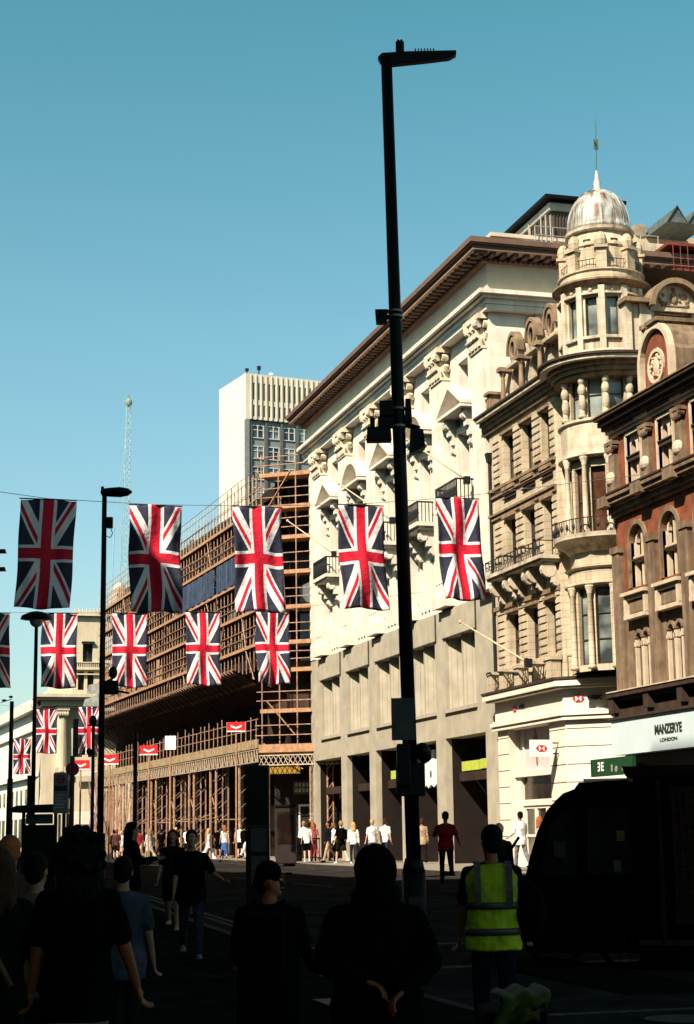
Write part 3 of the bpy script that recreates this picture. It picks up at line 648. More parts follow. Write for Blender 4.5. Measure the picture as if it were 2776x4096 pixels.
collar('turret_parapet', [(1.36, 19.1), (1.36, 19.4), (1.42, 19.43), (1.42, 19.48), (1.3, 19.5)], stone_h)
collar('upper_stage', [(1.15, 19.4), (1.15, 20.3), (1.2, 20.35), (1.2, 20.42), (1.02, 20.75), (.98, 20.9)], stone_h, 24)
for k in range(8):
    a = R(k * 45 + 22); M = Matrix.Translation((tcx + 1.2 * math.cos(a), tcy + 1.2 * math.sin(a), 0)) @ Matrix.Rotation(a, 4, 'Z')
    b = MB(M); b.box(-.14, .16, -.17, .17, hz(19.48), hz(20.15)).box(-.16, .24, -.22, .22, hz(20.15), hz(20.24)); b.ell((.0, 0, hz(20.45)), (.2, .2, .3), 8, 6).box(-.1, .1, -.14, .14, hz(20.24), hz(20.45))
    b.build('turret_buttress', stone_h, HB)
    M = Matrix.Translation((tcx + 1.155 * math.cos(a + R(22.5)), tcy + 1.155 * math.sin(a + R(22.5)), 0)) @ Matrix.Rotation(a + R(22.5), 4, 'Z')
    b = MB(M); b.box(-.05, .01, -.12, .12, hz(20.3), hz(20.55)).build('turret_opening', dark_trim, HB)
    b = MB(M); b.path([(.12, -.3, hz(19.82)), (.12, .3, hz(19.82))], .015, 4)
    for j in range(5): b.tube((.12, -.25 + j * .125, hz(19.48)), (.12, -.25 + j * .125, hz(19.82)), .01, n=4)
    b.build('turret_railing', iron, HB)
collar('dome_ring', [(1.0, 20.88), (1.12, 20.92), (1.14, 21.02), (1.02, 21.06)], stone_hm)
dome = [(1.03 * math.cos(R(t)) ** .9 if t < 88 else .05, 21.2 + 1.36 * math.sin(R(t))) for t in range(0, 91, 6)]
dm = MB().lathe([(r, hz(z)) for r, z in [(1.04, 21.04), (1.05, 21.2)] + dome], (tcx, tcy, 0), 36).build('dome', lead, HB, True)
b = MB()
for k in range(16):
    a = R(k * 22.5 + 5); b.path([(tcx + (r + .008) * math.cos(a), tcy + (r + .008) * math.sin(a), hz(z)) for r, z in [(1.05, 21.1)] + dome[:-1]], .018, 5)
b.build('seam', lead, dm)
MB().lathe([(.12, hz(22.5)), (.16, hz(22.6)), (.1, hz(22.72)), (.12, hz(22.86)), (.07, hz(23.0)), (.05, hz(23.2)), (.02, hz(23.3))], (tcx, tcy, 0), 12).build('finial', mat('pale_finial', (.6, .5, .45), .7, .2, 5), HB, True)
b = MB(); b.tube((tcx, tcy, hz(23.2)), (tcx - .02, tcy + .06, hz(25.15)), .022, .012, 6); b.box(tcx - .02, tcx + .02, tcy - .05, tcy + .1, hz(24.05), hz(24.4)); b.tube((tcx, tcy, hz(24.3)), (tcx + .12, tcy - .1, hz(24.28)), .02, n=5)
b.build('weather_vane', mat('verdigris', (.08, .13, .10), .7, .3, 8), HB)
# ground floor of the bank: pier, show window, door, canted blank wall
b = MB(); b.skin(0, XE, hz(.52), hz(5.4), 0, [(1.0, 4.75, hz(.56), hz(5.15))], .5)
b.skin(0, .001, 0, .001, 0, [], 0)
b.build('base_wall', stone_hl, HB)
b = MB(CH); b.skin(0, CL, hz(.52), hz(5.4), 0, [], .3); b.build('canted_base', stone_hl, HB)
for i in range(8):
    z = .95 + i * .56
    MB().box(.0, 1.0, -.001, .02, hz(z), hz(z + .03)).build('rustication_joint', dark_trim, HB); MB().box(4.75, XE - .02, -.002, .02, hz(z), hz(z + .03)).build('rustication_joint', dark_trim, HB)
    MB(CH).box(0.02, CL, -.002, .02, hz(z), hz(z + .03)).build('rustication_joint', dark_trim, HB)
ps = mat('display_panel', (.55, .52, .50), .5, .12, 1.2)
MB().add([(1.0, .4, hz(3.7)), (4.75, .4, hz(3.7)), (4.75, .4, hz(5.15)), (1.0, .4, hz(5.15))], [(0, 1, 2, 3)]).build('display_window', ps, HB)
pf = MB()                                         # pink figure printed on the display
pf.ell((2.55, .392, hz(4.55)), (.22, .006, .42)).ell((2.5, .392, hz(5.0)), (.1, .006, .12)).ell((2.62, .392, hz(4.05)), (.1, .006, .2)); pf.build('display_print', mat('pink_print', (.42, .16, .17), .6, .5, 5), HB)
b = MB()
for x in (1.0, 1.5, 3.9, 4.7): b.box(x, x + .07, .33, .41, hz(3.62), hz(5.15))
b.box(1.0, 4.75, .2, .46, hz(3.52), hz(3.68)); b.box(1.0, 1.35, .3, .45, hz(.52), hz(3.52)).box(4.4, 4.75, .3, .45, hz(.52), hz(3.52)).box(1.35, 4.4, .34, .45, hz(2.55), hz(2.75))
b.build('entrance_frame', stone_hl, HB)
MB().add([(1.35, .42, hz(2.75)), (4.4, .42, hz(2.75)), (4.4, .42, hz(3.5)), (1.35, .42, hz(3.5))], [(0, 1, 2, 3)]).build('fanlight', gl_brown, HB)
for i in range(3):
    a = 1.37 + i * 1.01
    win(HB, a, a + .98, hz(.56), hz(2.54), .44, stone_hl, [gl_mid, gl_brown, gl_mid][i], (0, 1), .09, .05, 'door')
def runs(b, off, z0, z1):
    """band along the street front and round onto the canted front, mitred"""
    k = off * math.tan(R(23)); o = CH.to_3x3() @ Vector((0, -1, 0)); x = CH.to_3x3() @ Vector((1, 0, 0)); p = CH @ Vector((CL, 0, 0))
    pts = [(0, 0), (-off * .8, -off), (XE + k, -off), (p.x + o.x * off, p.y + o.y * off), (p.x, p.y), (XE, 0)]
    b.plan(pts, hz(z0), hz(z1))
b = MB(); runs(b, .16, 5.16, 5.3); runs(b, .22, 5.3, 5.42); runs(b, .14, 5.42, 5.48); b.build('sign_ledge', stone_hl, HB)
b = MB(); runs(b, .06, 5.48, 6.15); b.build('sign_fascia', stone_hl, HB)
b = MB(); runs(b, .32, 6.15, 6.22); runs(b, .42, 6.22, 6.42); b.build('first_cornice', stone_hl, HB)
b = MB(); runs(b, .46, 6.422, 6.5); b.build('cornice_flashing', dark_trim, HB)
for x in (.15, 1.35, 2.75, 4.1, 5.6): MB().box(x, x + .42, -.4, -.05, hz(6.5), hz(7.12)).box(x - .05, x + .47, -.44, -.02, hz(7.1), hz(7.2)).build('parapet_pedestal', stone_h, HB)
r = MB()
for x0, x1 in ((.57, 1.35), (1.77, 2.75), (3.17, 4.1), (4.52, 5.6)):
    r.tube((x0, -.28, hz(7.0)), (x1, -.28, hz(7.0)), .02, n=5)
    for j in range(6): r.tube((x0 + (x1 - x0) * j / 5, -.28, hz(6.5)), (x0 + (x1 - x0) * min(5, j + 1) / 5, -.28, hz(7.0)), .014, n=4)
r.M = CH
for j in range(26): r.tube((.3 + j * .155, -.36, hz(6.5)), (.3 + j * .155, -.36, hz(7.15)), .012, n=4)
r.tube((.3, -.36, hz(7.15)), (4.2, -.36, hz(7.15)), .02, n=5)
for j in range(5): r.ring((.7 + j * .75, hz(6.82)), .2, .225, -.38, -.35, 0, 2 * math.pi, 12)
r.build('iron_railing', iron, HB)
# bank lettering and hexagon marks
red = mat('sign_red', (.62, .015, .02), .5, .1, 4); white_s = mat('sign_white', (.82, .80, .76), .5, .06, 4)
def hexmark(parent, M, cx, cz, h, y):
    w2 = h; hh = h / 2; b = MB(M); t = .012
    b.prism([(cx - w2, cz), (cx - hh, cz - hh), (cx - hh, cz + hh)], y - t, y); b.prism([(cx + w2, cz), (cx + hh, cz + hh), (cx + hh, cz - hh)], y - t, y)
    b.prism([(cx - hh, cz + hh), (cx, cz), (cx + hh, cz + hh)], y - t, y); b.prism([(cx - hh, cz - hh), (cx + hh, cz - hh), (cx, cz)], y - t, y)
    o = b.build('hexagon_mark', red, parent)
    b = MB(M); b.prism([(cx - w2, cz), (cx - hh, cz - hh), (cx + hh, cz - hh), (cx + w2, cz), (cx + hh, cz + hh), (cx - hh, cz + hh)], y - .002, y + .004); b.build('hexagon_ground', white_s, parent)
hexmark(HB, CH, .5, hz(5.82), .2, -.085)
to = text('sign_lettering', 'HSBC', .2, iron, HB, (0, 0, 0), (0, 0, 0), .012, 1.0, .004)
to.matrix_local = CH @ Matrix.Translation((1.06, -.085, hz(5.82))) @ Matrix.Rotation(R(90), 4, 'X')
hexmark(HB, None, 1.9, hz(5.82), .18, -.085)
to = text('sign_lettering', 'HSBC', .2, iron, HB, (2.6, -.085, hz(5.84)), (R(90), 0, 0), .01)
# projecting bank sign
HS = empty('hanging_sign', (21.7, 51.9, 4.3), 0, 'white projecting sign with a red hexagon over the bank doorway', 'sign')
MB().box(-.98, -.22, -.04, .04, -.27, .27).build('sign_board', white_s, HS)
hexmark(HS, None, -.6, 0, .2, -.041)
MB().box(-.22, 0, -.02, .02, .15, .19).box(-.22, 0, -.02, .02, -.19, -.15).build('bracket', iron, HS)
flagpole((21.05, 52.6, 7.1), (19.95, 56.05, 8.85), 'white flagpole leaning out above the bank balustrade over the grey stone base')
dp = empty('drainpipe', (21.62, 57.2, 6.5), 0, 'black drainpipe with a hopper between the white store and the tan corner building', 'drainpipe')
MB().tube((0, 0, 0), (0, 0, 8.3), .055).build('pipe', iron, dp); MB().box(-.13, .13, -.13, .13, 8.3, 8.65, 0, .05).build('hopper', iron, dp)
# side street elevation with crest pediment, above the brick neighbour
SE = empty('side_wing', (24.8, 48.35, .52), 0, 'pale stone side wing with a round crested pediment behind the brick front', 'building')
def sz_(v): return v - .52
b = MB(); b.skin(-1.6, 7, sz_(16.4), sz_(18.35), 0, [(-.75, .55, sz_(16.6), sz_(18.0))], .3); b.box(-1.8, -1.6, -.1, .3, sz_(16.4), sz_(18.4))
b.box(.9, 1.25, -.08, 0, sz_(16.4), sz_(18.3)).box(-1.3, -.9, -.08, 0, sz_(16.4), sz_(18.3)).box(1.9, 2.3, -.08, 0, sz_(16.4), sz_(18.3)); b.build('wall', stone_hm, SE)
b = MB(); b.box(-1.9, -.95, -.3, .3, sz_(18.2), sz_(18.34)).box(.75, 7, -.3, .3, sz_(18.2), sz_(18.34)).ring((-.1, sz_(18.1)), .78, .95, -.4, .3, 0, math.pi, 18); b.build('cornice', stone_hd, SE)
b = MB(); b.prism([(-.1 + .8 * math.cos(R(t)), sz_(18.1) + .8 * math.sin(R(t))) for t in range(0, 181, 12)], -.1, .4); b.box(-.95, .75, -.12, .1, sz_(18.0), sz_(18.12)); b.build('pediment', stone_hm, SE)
b = MB(); random.seed(3)                          # carved crest: shield between two supporters
b.ell((-.1, -.12, sz_(18.45)), (.13, .06, .2)).ell((-.1, -.12, sz_(18.72)), (.08, .05, .07))
for k in range(22):
    sx = random.choice((-1, 1)); b.ell((-.1 + sx * random.uniform(.15, .5), -.11, sz_(18.2 + random.uniform(0, .36))), (random.uniform(.03, .08), .05, random.uniform(.03, .1)), 6, 4)
b.box(-.55, .35, -.14, -.1, sz_(18.16), sz_(18.2)); b.build('crest', stone_hd, SE)
MB().add([(-.75, .29, sz_(16.6)), (.55, .29, sz_(16.6)), (.55, .29, sz_(18.0)), (-.75, .29, sz_(18.0))], [(0, 1, 2, 3)]).build('window', gl_dark, SE)
MB().box(-1.3, -.85, -.35, 0, sz_(17.3), sz_(17.45)).lathe([(.06, sz_(16.4)), (.1, sz_(16.5)), (.07, sz_(17.2)), (.12, sz_(17.3))], (-1.05, -.2, 0), 10).build('bracket_column', stone_hd, SE)
MB().box(-1.6, 7, 1, 12, sz_(14), sz_(18.3)).build('core', stone_hd, SE)
# penthouse storeys behind, sawtooth rooflights
UP = empty('glazed_penthouse', (28.6, 62, 20), 0, 'pale glazed penthouse storey to the right of the dome', 'building')
b = MB(); b.skin(-3.2, 5, -1.5, 4.4, 0, [(.75, 1.1, 5, 5.9)], .2); b.box(-1, 5, 0, .4, 4.4, 4.6)
b.build('wall', stone_h, UP)
b = MB(); b.box(.0, 1.75, .4, 4, 4.6, 5.7).build('glazed_wall', mat('penthouse_cladding', (.30, .32, .31), .5, .25, 2), UP)
for x0, x1, gm in ((.1, .28, gl_dark), (.36, .6, white_s), (.68, 1.0, gl_cool), (1.08, 1.5, gl_cool)): MB().box(x0, x1, .37, .4, 4.7, 5.6).build('window', gm, UP)
MB().box(-.2, 1.9, .1, 4.2, 5.7, 5.95).box(-.25, 1.95, .05, 4.3, 5.95, 6.02).build('roof', mat('green_grey_roof', (.22, .25, .22), .6, .2, 3), UP)
MB().box(1.55, 2.15, .1, 1.5, 4.4, 6.3).tube((1.75, -.05, 6.05), (1.75, .1, 6.05), .3, n=16).build('flue_stack', mat('flue_tan', (.30, .25, .18), .7, .4, 4, .2, 30, .5), UP)
b = MB()
for k in range(10): b.tube((-.6 + k * .5, -.3, 3.1), (-.6 + k * .5, -.3, 4.1), .02, n=4)
b.tube((-.6, -.3, 4.1), (4.4, -.3, 4.1), .025, n=4).tube((-.6, -.3, 3.6), (4.4, -.3, 3.6), .02, n=4); b.build('railing', iron, UP)
MB().tube((1.2, -.4, 1.0), (1.2, -.4, 5.0), .07, n=8).build('vent_pipe', dark_trim, UP)
SR = empty('sawtooth_roof', (30.6, 60, 25.75), 0, 'blue grey sawtooth rooflights at the right edge above the red fire escape', 'roof')
for k in range(2):
    x = k * .92
    MB().prism([(x, 0), (x + .88, 0), (x + .46, .68)], 0, 3).build('rooflight', mat('rooflight_glass', (.09, .11, .11), .5, .4, 4, spec=.3), SR)
    MB().prism([(x - .03, -.04), (x + .46, .72), (x + .91, -.04), (x + .46, .64)], -.06, 0).build('frame', dark_fr, SR)
FE = empty('fire_escape', (28.4, 56, 19.6), 0, 'rust red steel fire escape platform with raking struts at the right edge of the roofs', 'fire escape')
rust_r = mat('red_oxide', (.16, .035, .022), .7, .4, 5, .2, 20)
MB().box(.35, 3.6, 0, 2.2, 2.55, 2.75).box(.1, 3.6, -.1, 2.0, 3.6, 3.72).build('platform', rust_r, FE)
MB().box(.4, 3.6, 1.0, 1.1, 2.8, 3.6).build('panel', rust_r, FE)
b = MB()
for x0, x1 in ((.2, 1.0), (1.5, .8), (1.5, 2.3), (.2, .45)): b.tube((x0, 0, .2), (x1, 0, 2.6), .05, n=6)
b.tube((.2, 0, 0), (.2, 0, 2.6), .05).tube((1.5, 0, 0), (1.5, 0, 2.6), .05); b.build('strut', blackp, FE)
b = MB()
for k in range(9): b.box(1.9 + k * .12, 3.6, -.05 + k * .1, .1 + k * .1, 1.0 + k * .17, 1.05 + k * .17)
b.build('stair', rust_r, FE)
b = MB()
for k in range(12): b.tube((.3 + k * .3, -.1, 2.75), (.3 + k * .3, -.1, 3.6), .018, n=4)
b.build('railing', rust_r, FE)
MB().box(-.4, 4, 2.0, 2.6, -4, 4.4).build('wall', stone_hm, FE)
# ------------------------------------------------------------------ orange brick building with arched windows
BB = empty('brick_building', (22, 47.5, .52), STREET, 'orange brick building with tan terracotta pilasters and paired arched windows at the right edge', 'building')
def bz(v): return v - .52
NB = 8
def bx_(s): return 47.5 - s
wcs = [1.5 + 2.12 * i for i in range(NB)]        # window axes
LB = 18.
ops = []
for c in wcs: ops += [(c - .52, c + .52, bz(5.7), bz(7.5)), (c - .5, c + .5, bz(8.75), bz(10.62)), (c - .48, c + .48, bz(11.75), bz(13.35))]
b = MB(); b.skin(0, LB, bz(4.98), bz(8.3), 0, [o for o in ops if o[2] < bz(8)], .3)
b.add([(0, 0, 0), (0, 12, 0), (0, 12, bz(14)), (0, 0, bz(14))], [(3, 2, 1, 0)]); b.build('lower_wall', stucco, BB)
b = MB(); b.skin(0, LB, bz(8.3), bz(14.1), 0, [o for o in ops if o[2] > bz(8)], .3)
b.build('brick_wall', brick_m, BB)
for i, c in enumerate(wcs):
    far = i > 3
    f = MB()                                     # top floor: a pair of small arches in a pale surround
    f.skin(c - .48, c + .48, bz(11.75), bz(13.35), .1, [(c - .4, c - .06, bz(11.8), bz(13.2)), (c + .06, c + .4, bz(11.8), bz(13.2))], .16)
    for sx in (-1, 1): f.archfill(c + sx * .23, .17, bz(13.03), .1, .26, bz(13.2), 6)
    f.box(c - .56, c - .48, -.05, .1, bz(11.7), bz(13.4)).box(c + .48, c + .56, -.05, .1, bz(11.7), bz(13.4)).box(c - .56, c + .56, -.05, .1, bz(13.36), bz(13.44))
    fo = f.build('window', stucco_l, BB)
    for sx in (-1, 1): MB().add([(c + sx * .23 - .17, .255, bz(11.8)), (c + sx * .23 + .17, .255, bz(11.8)), (c + sx * .23 + .17, .255, bz(13.2)), (c + sx * .23 - .17, .255, bz(13.2))], [(0, 1, 2, 3)]).build('pane', gl_brown, fo)
    f = MB(); f.box(c - .42, c + .42, -.02, .2, bz(12.55), bz(12.68)).box(c - .46, c + .46, -.06, .2, bz(12.68), bz(12.72)); f.build('transom', dark_trim, fo)
    # third floor: single round arch with a glazing shaft
    f = MB(); f.archfill(c, .5, bz(10.1), -.002, .3, bz(10.62), 10); f.build('arch_filler', brick_m, BB)
    f = MB(); f.ring((c, bz(10.1)), .5, .64, -.07, .12, 0, math.pi, 16).box(c - .64, c - .5, -.07, .12, bz(8.75), bz(10.1)).box(c + .5, c + .64, -.07, .12, bz(8.75), bz(10.1))
    fo = f.build('window_arch', stucco, BB)
    f = MB(); f.box(c - .06, c + .06, .12, .24, bz(8.75), bz(10.5)).box(c - .5, c - .4, .1, .24, bz(8.75), bz(10.1)).box(c + .36, c + .46, .1, .24, bz(8.75), bz(10.1)).box(c - .48, c + .48, .05, .24, bz(9.52), bz(9.68)).ring((c, bz(10.1)), .36, .46, .12, .24, 0, math.pi, 12)
    f.build('mullion', stucco_l, fo)
    MB().box(c - .5, c + .5, .0, .12, bz(9.54), bz(9.6)).build('transom', dark_trim, fo)
    MB().add([(c - .5, .28, bz(8.75)), (c + .5, .28, bz(8.75)), (c + .5, .28, bz(10.62)), (c - .5, .28, bz(10.62))], [(0, 1, 2, 3)]).build('pane', gl_brown, fo)
    f = MB(); f.box(c - .78, c + .78, -.3, 0, bz(8.5), bz(8.6)).box(c - .7, c + .7, -.2, 0, bz(8.38), bz(8.5)).box(c - .72, c + .72, -.24, 0, bz(7.8), bz(7.92)); f.build('sill_band', stucco_l, BB)
    f = MB(); f.box(c - .6, c + .6, -.1, 0, bz(7.92), bz(8.38)).box(c - .5, c + .5, -.13, -.1, bz(7.98), bz(8.32)); f.build('apron_panel', stucco, BB)
    for sx in (-1, 1): MB().prism([(c + sx * .66 - .07, bz(7.92)), (c + sx * .66 + .07, bz(7.92)), (c + sx * .66 + .07, bz(8.4)), (c + sx * .66 - .07, bz(8.4))], -.22, 0).build('scroll_bracket', stucco_l, BB)
    # second floor: pair of lights with pale shafts and little arched heads
    f = MB(); f.skin(c - .52, c + .52, bz(5.7), bz(7.5), .08, [(c - .42, c - .08, bz(5.75), bz(7.4)), (c + .08, c + .42, bz(5.75), bz(7.4))], .16)
    for sx in (-1, 1): f.archfill(c + sx * .25, .17, bz(7.22), .08, .24, bz(7.4), 6)
    fo = f.build('window', stucco, BB)
    f = MB()
    for x in (-.46, -.02, .06, .42): f.box(c + x - .035, c + x + .045, -.01, .1, bz(5.72), bz(7.2)).box(c + x - .06, c + x + .07, -.03, .1, bz(7.0), bz(7.12))
    f.build('shaft', stucco_l, fo)
    for sx in (-1, 1): MB().add([(c + sx * .25 - .17, .235, bz(5.75)), (c + sx * .25 + .17, .235, bz(5.75)), (c + sx * .25 + .17, .235, bz(7.4)), (c + sx * .25 - .17, .235, bz(7.4))], [(0, 1, 2, 3)]).build('pane', gl_mid, fo)
    for sx in (-1, 1): MB().ring((c + sx * .25, bz(7.24)), .16, .26, -.02, .08, 0, math.pi, 8).build('hood_mould', stucco, fo)
pxs = [.18] + [c + 1.06 for c in wcs]
for x in pxs:
    b = MB(); b.box(x - .24, x + .24, -.16, 0, bz(5.75), bz(9.9)).box(x - .3, x + .3, -.2, 0, bz(9.9), bz(10.1))
    b.build('lower_pilaster', stucco, BB)
    b = MB(); b.box(x - .26, x + .26, -.22, 0, bz(11.75), bz(12.1), .0).box(x - .22, x + .22, -.14, 0, bz(12.1), bz(12.95)).box(x - .3, x + .3, -.24, 0, bz(13.25), bz(13.36))
    for j in range(3): b.ell((x - .16 + .16 * j, -.18, bz(13.12)), (.09, .08, .12), 7, 5)
    for sx in (-1, 1): b.tube((x + sx * .2, -.24, bz(13.18)), (x + sx * .2, -.05, bz(13.18)), .08, n=8)
    b.build('upper_pilaster', stucco, BB)
    MB().ell((x, -.18, bz(12.2)), (.25, .14, .22), 10, 7).build('scallop', stucco_l, BB)
b = MB()
for d, z0, z1 in ((.12, 11.02, 11.14), (.2, 11.14, 11.3), (.42, 11.36, 11.5), (.5, 11.5, 11.62), (.3, 11.3, 11.36)): b.box(-.06, LB, -d, 0, bz(z0), bz(z1))
for x in pxs: b.box(x - .3, x + .3, -.56, 0, bz(11.3), bz(11.62))
b.build('middle_cornice', stucco, BB)
b = MB(); b.box(-.08, LB, -.53, 0, bz(11.625), bz(11.68)); b.build('cornice_flashing', dark_trim, BB)
b = MB(); b.box(-.05, LB, -.1, 0, bz(13.5), bz(13.62)).box(-.06, LB, -.2, 0, bz(13.62), bz(13.72))
b.build('frieze', stucco_l, BB)
b = MB()
for x in pxs: b.box(x + .35, x + 1.75, -.06, 0, bz(13.46), bz(13.5)).box(x + .35, x + 1.75, -.22, -.2, bz(13.64), bz(13.69))
for d, z0, z1 in ((.3, 13.74, 13.86), (.42, 13.86, 14.0), (.54, 14.02, 14.12)): b.box(-.14, LB, -d, 0, bz(z0), bz(z1))
b.build('top_cornice', dark_trim, BB)
MB().box(0, LB, .6, 11.8, bz(5.2), bz(14.3)).build('core', stucco, BB)
MB().box(-.1, LB, -.58, 11.8, bz(14.121), bz(14.16)).box(.2, LB, .1, .6, bz(14.16), bz(14.5)).build('parapet', stucco, BB)
for gx in (3.6, 10.2):                            # pedimented gable with a carved roundel
    b = MB(); b.prism([(gx - 1.15, bz(14.16)), (gx + 1.15, bz(14.16)), (gx + 1.15, bz(15.1))] + [(gx + 1.05 * math.cos(R(t)), bz(15.1) + 1.0 * math.sin(R(t))) for t in range(8, 173, 12)] + [(gx - 1.15, bz(15.1))], -.1, 1.6)
    go = b.build('gable', stucco, BB)
    MB().ring((gx, bz(15.0)), .9, 1.06, -.28, -.1, 0, math.pi, 18, 1.05).box(gx - 1.06, gx - .9, -.28, -.1, bz(14.3), bz(15.0)).box(gx + .9, gx + 1.06, -.28, -.1, bz(14.3), bz(15.0)).build('gable_arch', stucco_l, go)
    MB().prism([(gx + .78 * math.cos(R(t)), bz(15.0) + .85 * math.sin(R(t))) for t in range(0, 181, 15)] + [(gx - .78, bz(14.4)), (gx + .78, bz(14.4))], -.16, -.1).build('gable_brick', brick_m, go)
    c = MB(); random.seed(5); c.ell((gx, -.18, bz(14.85)), (.17, .07, .3)).ring((gx, bz(14.85)), .42, .52, -.22, -.16, 0, 2 * math.pi, 20)
    for k in range(34):
        a = random.uniform(0, 6.28); q_ = random.uniform(.24, .46); c.ell((gx + q_ * math.cos(a), -.18, bz(14.85) + q_ * 1.05 * math.sin(a)), (random.uniform(.03, .08), .05, random.uniform(.03, .08)), 6, 4)
    c.build('carved_roundel', stucco_l, go)
    MB().box(gx - .3, gx + .45, -.35, 1.6, bz(16.1), bz(16.22)).box(gx - .22, gx + .37, -.25, 1.5, bz(15.95), bz(16.1)).build('gable_cap', stucco, go)
# shop under the brick front
b = MB(); b.box(0, LB, -.3, .0, bz(4.98), bz(5.2)).box(0, LB, -.55, 0, bz(5.55), bz(5.68)).box(0, LB, -.4, 0, bz(5.44), bz(5.55)); b.box(0, LB, -.12, 0, bz(5.2), bz(5.44))
for x in pxs: b.box(x - .16, x + .16, -.5, 0, bz(5.1), bz(5.55))
b.build('shop_cornice', dark_trim, BB)
MB().box(.05, LB, -.58, -.1, bz(5.685), bz(5.72)).build('cornice_flashing', stucco_l, BB)
b = MB(); b.box(-.1, LB, -.5, -.12, bz(4.9), bz(4.97)); b.build('sign_hood', dark_trim, BB)
sgnm = mat('pale_blue_sign', (.56, .66, .68), .5, .06, 1.2)
MB().box(0, 9, -.42, -.05, bz(3.86), bz(4.9)).build('sign_fascia', sgnm, BB)
gold = mat('dark_green_letters', (.03, .045, .03), .5, .3, 8)
text('sign_lettering', 'MANZERYE', .36, gold, BB, (3.75, -.425, bz(4.43)), (R(90), 0, 0), .012, .92, .012)
text('sign_lettering', 'LONDON', .13, gold, BB, (3.75, -.425, bz(4.14)), (R(90), 0, 0), .012, 1.9)
GS = empty('green_sign', (22, 48.4, 3.3), STREET, 'dark green shop sign with a white double letter emblem under the pale blue fascia', 'sign')
MB().box(-.55, 2.4, -.5, -.38, -.02, .5).build('sign_board', mat('dark_green_paint', (.008, .05, .018), .5, .2, 3), GS)
for sx, ch in ((-1, .17), (1, .17)):
    t_ = text('emblem_letter', 'E', .36, white_s, GS, (.2 + sx * .12, -.505, .25), (R(90), 0, 0 if sx > 0 else R(180)), .004, 1., .012); 
    if sx < 0: t_.location.y = -.507
MB().ring((1.3, .16), .0, .09, -.51, -.5, 0, 6.28, 10).box(.95, 1.05, -.51, -.5, .1, .3).box(1.7, 2.1, -.51, -.5, .1, .2).build('small_mark', mat('dull_cream', (.3, .27, .2), .6, .3, 6), GS)
sd = mat('dark_shutter', (.035, .02, .016), .6, .5, 3); sl_ = mat('shutter_lattice', (.06, .045, .04), .5, .4, 6, metal=.3)
b = MB(); b.add([(0, .0, 0), (LB, 0, 0), (LB, 0, bz(4.98)), (0, 0, bz(4.98))], [(0, 1, 2, 3)]); b.build('shop_wall', sd, BB)
for x0, x1 in ((1.1, 4.6), (5.4, 9.0)):
    b = MB()
    for k in range(int((x1 - x0) / .14)): b.box(x0 + k * .14, x0 + k * .14 + .018, -.06, -.04, 0.1, bz(3.3))
    for k in range(20): b.box(x0, x1, -.04, -.02, .1 + k * .14, .12 + k * .14)
    b.build('lattice_shutter', sl_, BB)
    MB().box(x0 - .35, x0 - .12, -.2, 0, 0, bz(3.5)).box(x0 - .4, x0 - .07, -.25, 0, bz(3.3), bz(3.6)).build('shop_pilaster', mat('brown_pilaster', (.09, .045, .03), .6, .4, 4), BB)
# ------------------------------------------------------------------ building wrapped in scaffolding
SA = math.degrees(math.atan2(19.7 - 22, 85.4 - 83.8))   # canted face, far direction -55 deg
# frames: local x runs to the right as seen from the street, origin at the far end of each face
aB = R(-2.85); LBs = 45.0
pB = Vector((19.7, 85.4)); dB = Vector((math.sin(aB), math.cos(aB)))
farB = pB + dB * LBs
rotB = math.atan2(-dB.y, -dB.x)
dA = Vector((22 - 19.7, 83.8 - 85.4)).normalized(); LA = 2.8; rotA = math.atan2(dA.y, dA.x)
FB = Matrix.Translation((farB.x, farB.y, 0)) @ Matrix.Rotation(rotB, 4, 'Z')
FA = Matrix.Translation((pB.x, pB.y, 0)) @ Matrix.Rotation(rotA, 4, 'Z')
dark_wall = mat('sheeted_brown_wall', (.022, .011, .007), .9, .5, 1.2, .3, 12, .5)
floor_m = mat('slab_edge', (.20, .12, .08), .9, .4, 2)
SBW = empty('scaffolded_building', (farB.x, farB.y, .5), rotB, 'dark brown gutted building standing behind the long street scaffold', 'building')
b = MB(); ops = []
for fl in range(6):
    z0 = 6.9 + fl * 2.25 - .5
    for k in range(15): ops.append((1 + k * 3.0, 2.6 + k * 3.0, z0, z0 + 1.4))
b.skin(0, LBs, 5.3, 19.6, 1.5, ops, .4)
b.add([(0, 1.5, 19.6), (LBs, 1.5, 19.6), (LBs, 14, 19.6), (0, 14, 19.6)], [(0, 1, 2, 3)])
b.M = SBW_M = Matrix.Translation((farB.x, farB.y, .5)) @ Matrix.Rotation(rotB, 4, 'Z'); b.M = b.M.inverted() @ FA @ Matrix.Translation((0, 0, .5))
b.skin(0.2, LA + 2, 5.3, 19.4, 1.3, [(.6, 2.4, 6.2 + 2.25 * k, 7.9 + 2.25 * k) for k in range(6)], .4)
b.build('upper_wall', dark_wall, SBW)
b = MB(); b.add([(0, 2.0, 6), (LBs, 2.0, 6), (LBs, 2.0, 19.5), (0, 2.0, 19.5)], [(0, 1, 2, 3)]); b.build('window_void', mat('void_dark', (.01, .006, .005), .9), SBW)
b = MB(); b.add([(-.5, 3.2, 0), (LBs + .5, 3.2, 0), (LBs + .5, 3.2, 5.4), (-.5, 3.2, 5.4)], [(0, 1, 2, 3)])
b.M = Matrix.Translation((0, 0, 0)); b.build('shopfront', shop_d, SBW)
for k in range(12): MB().box(1.5 + k * 3.7, 2.1 + k * 3.7, 2.6, 3.19, 0, 5.4).build('column', shop_d, SBW)
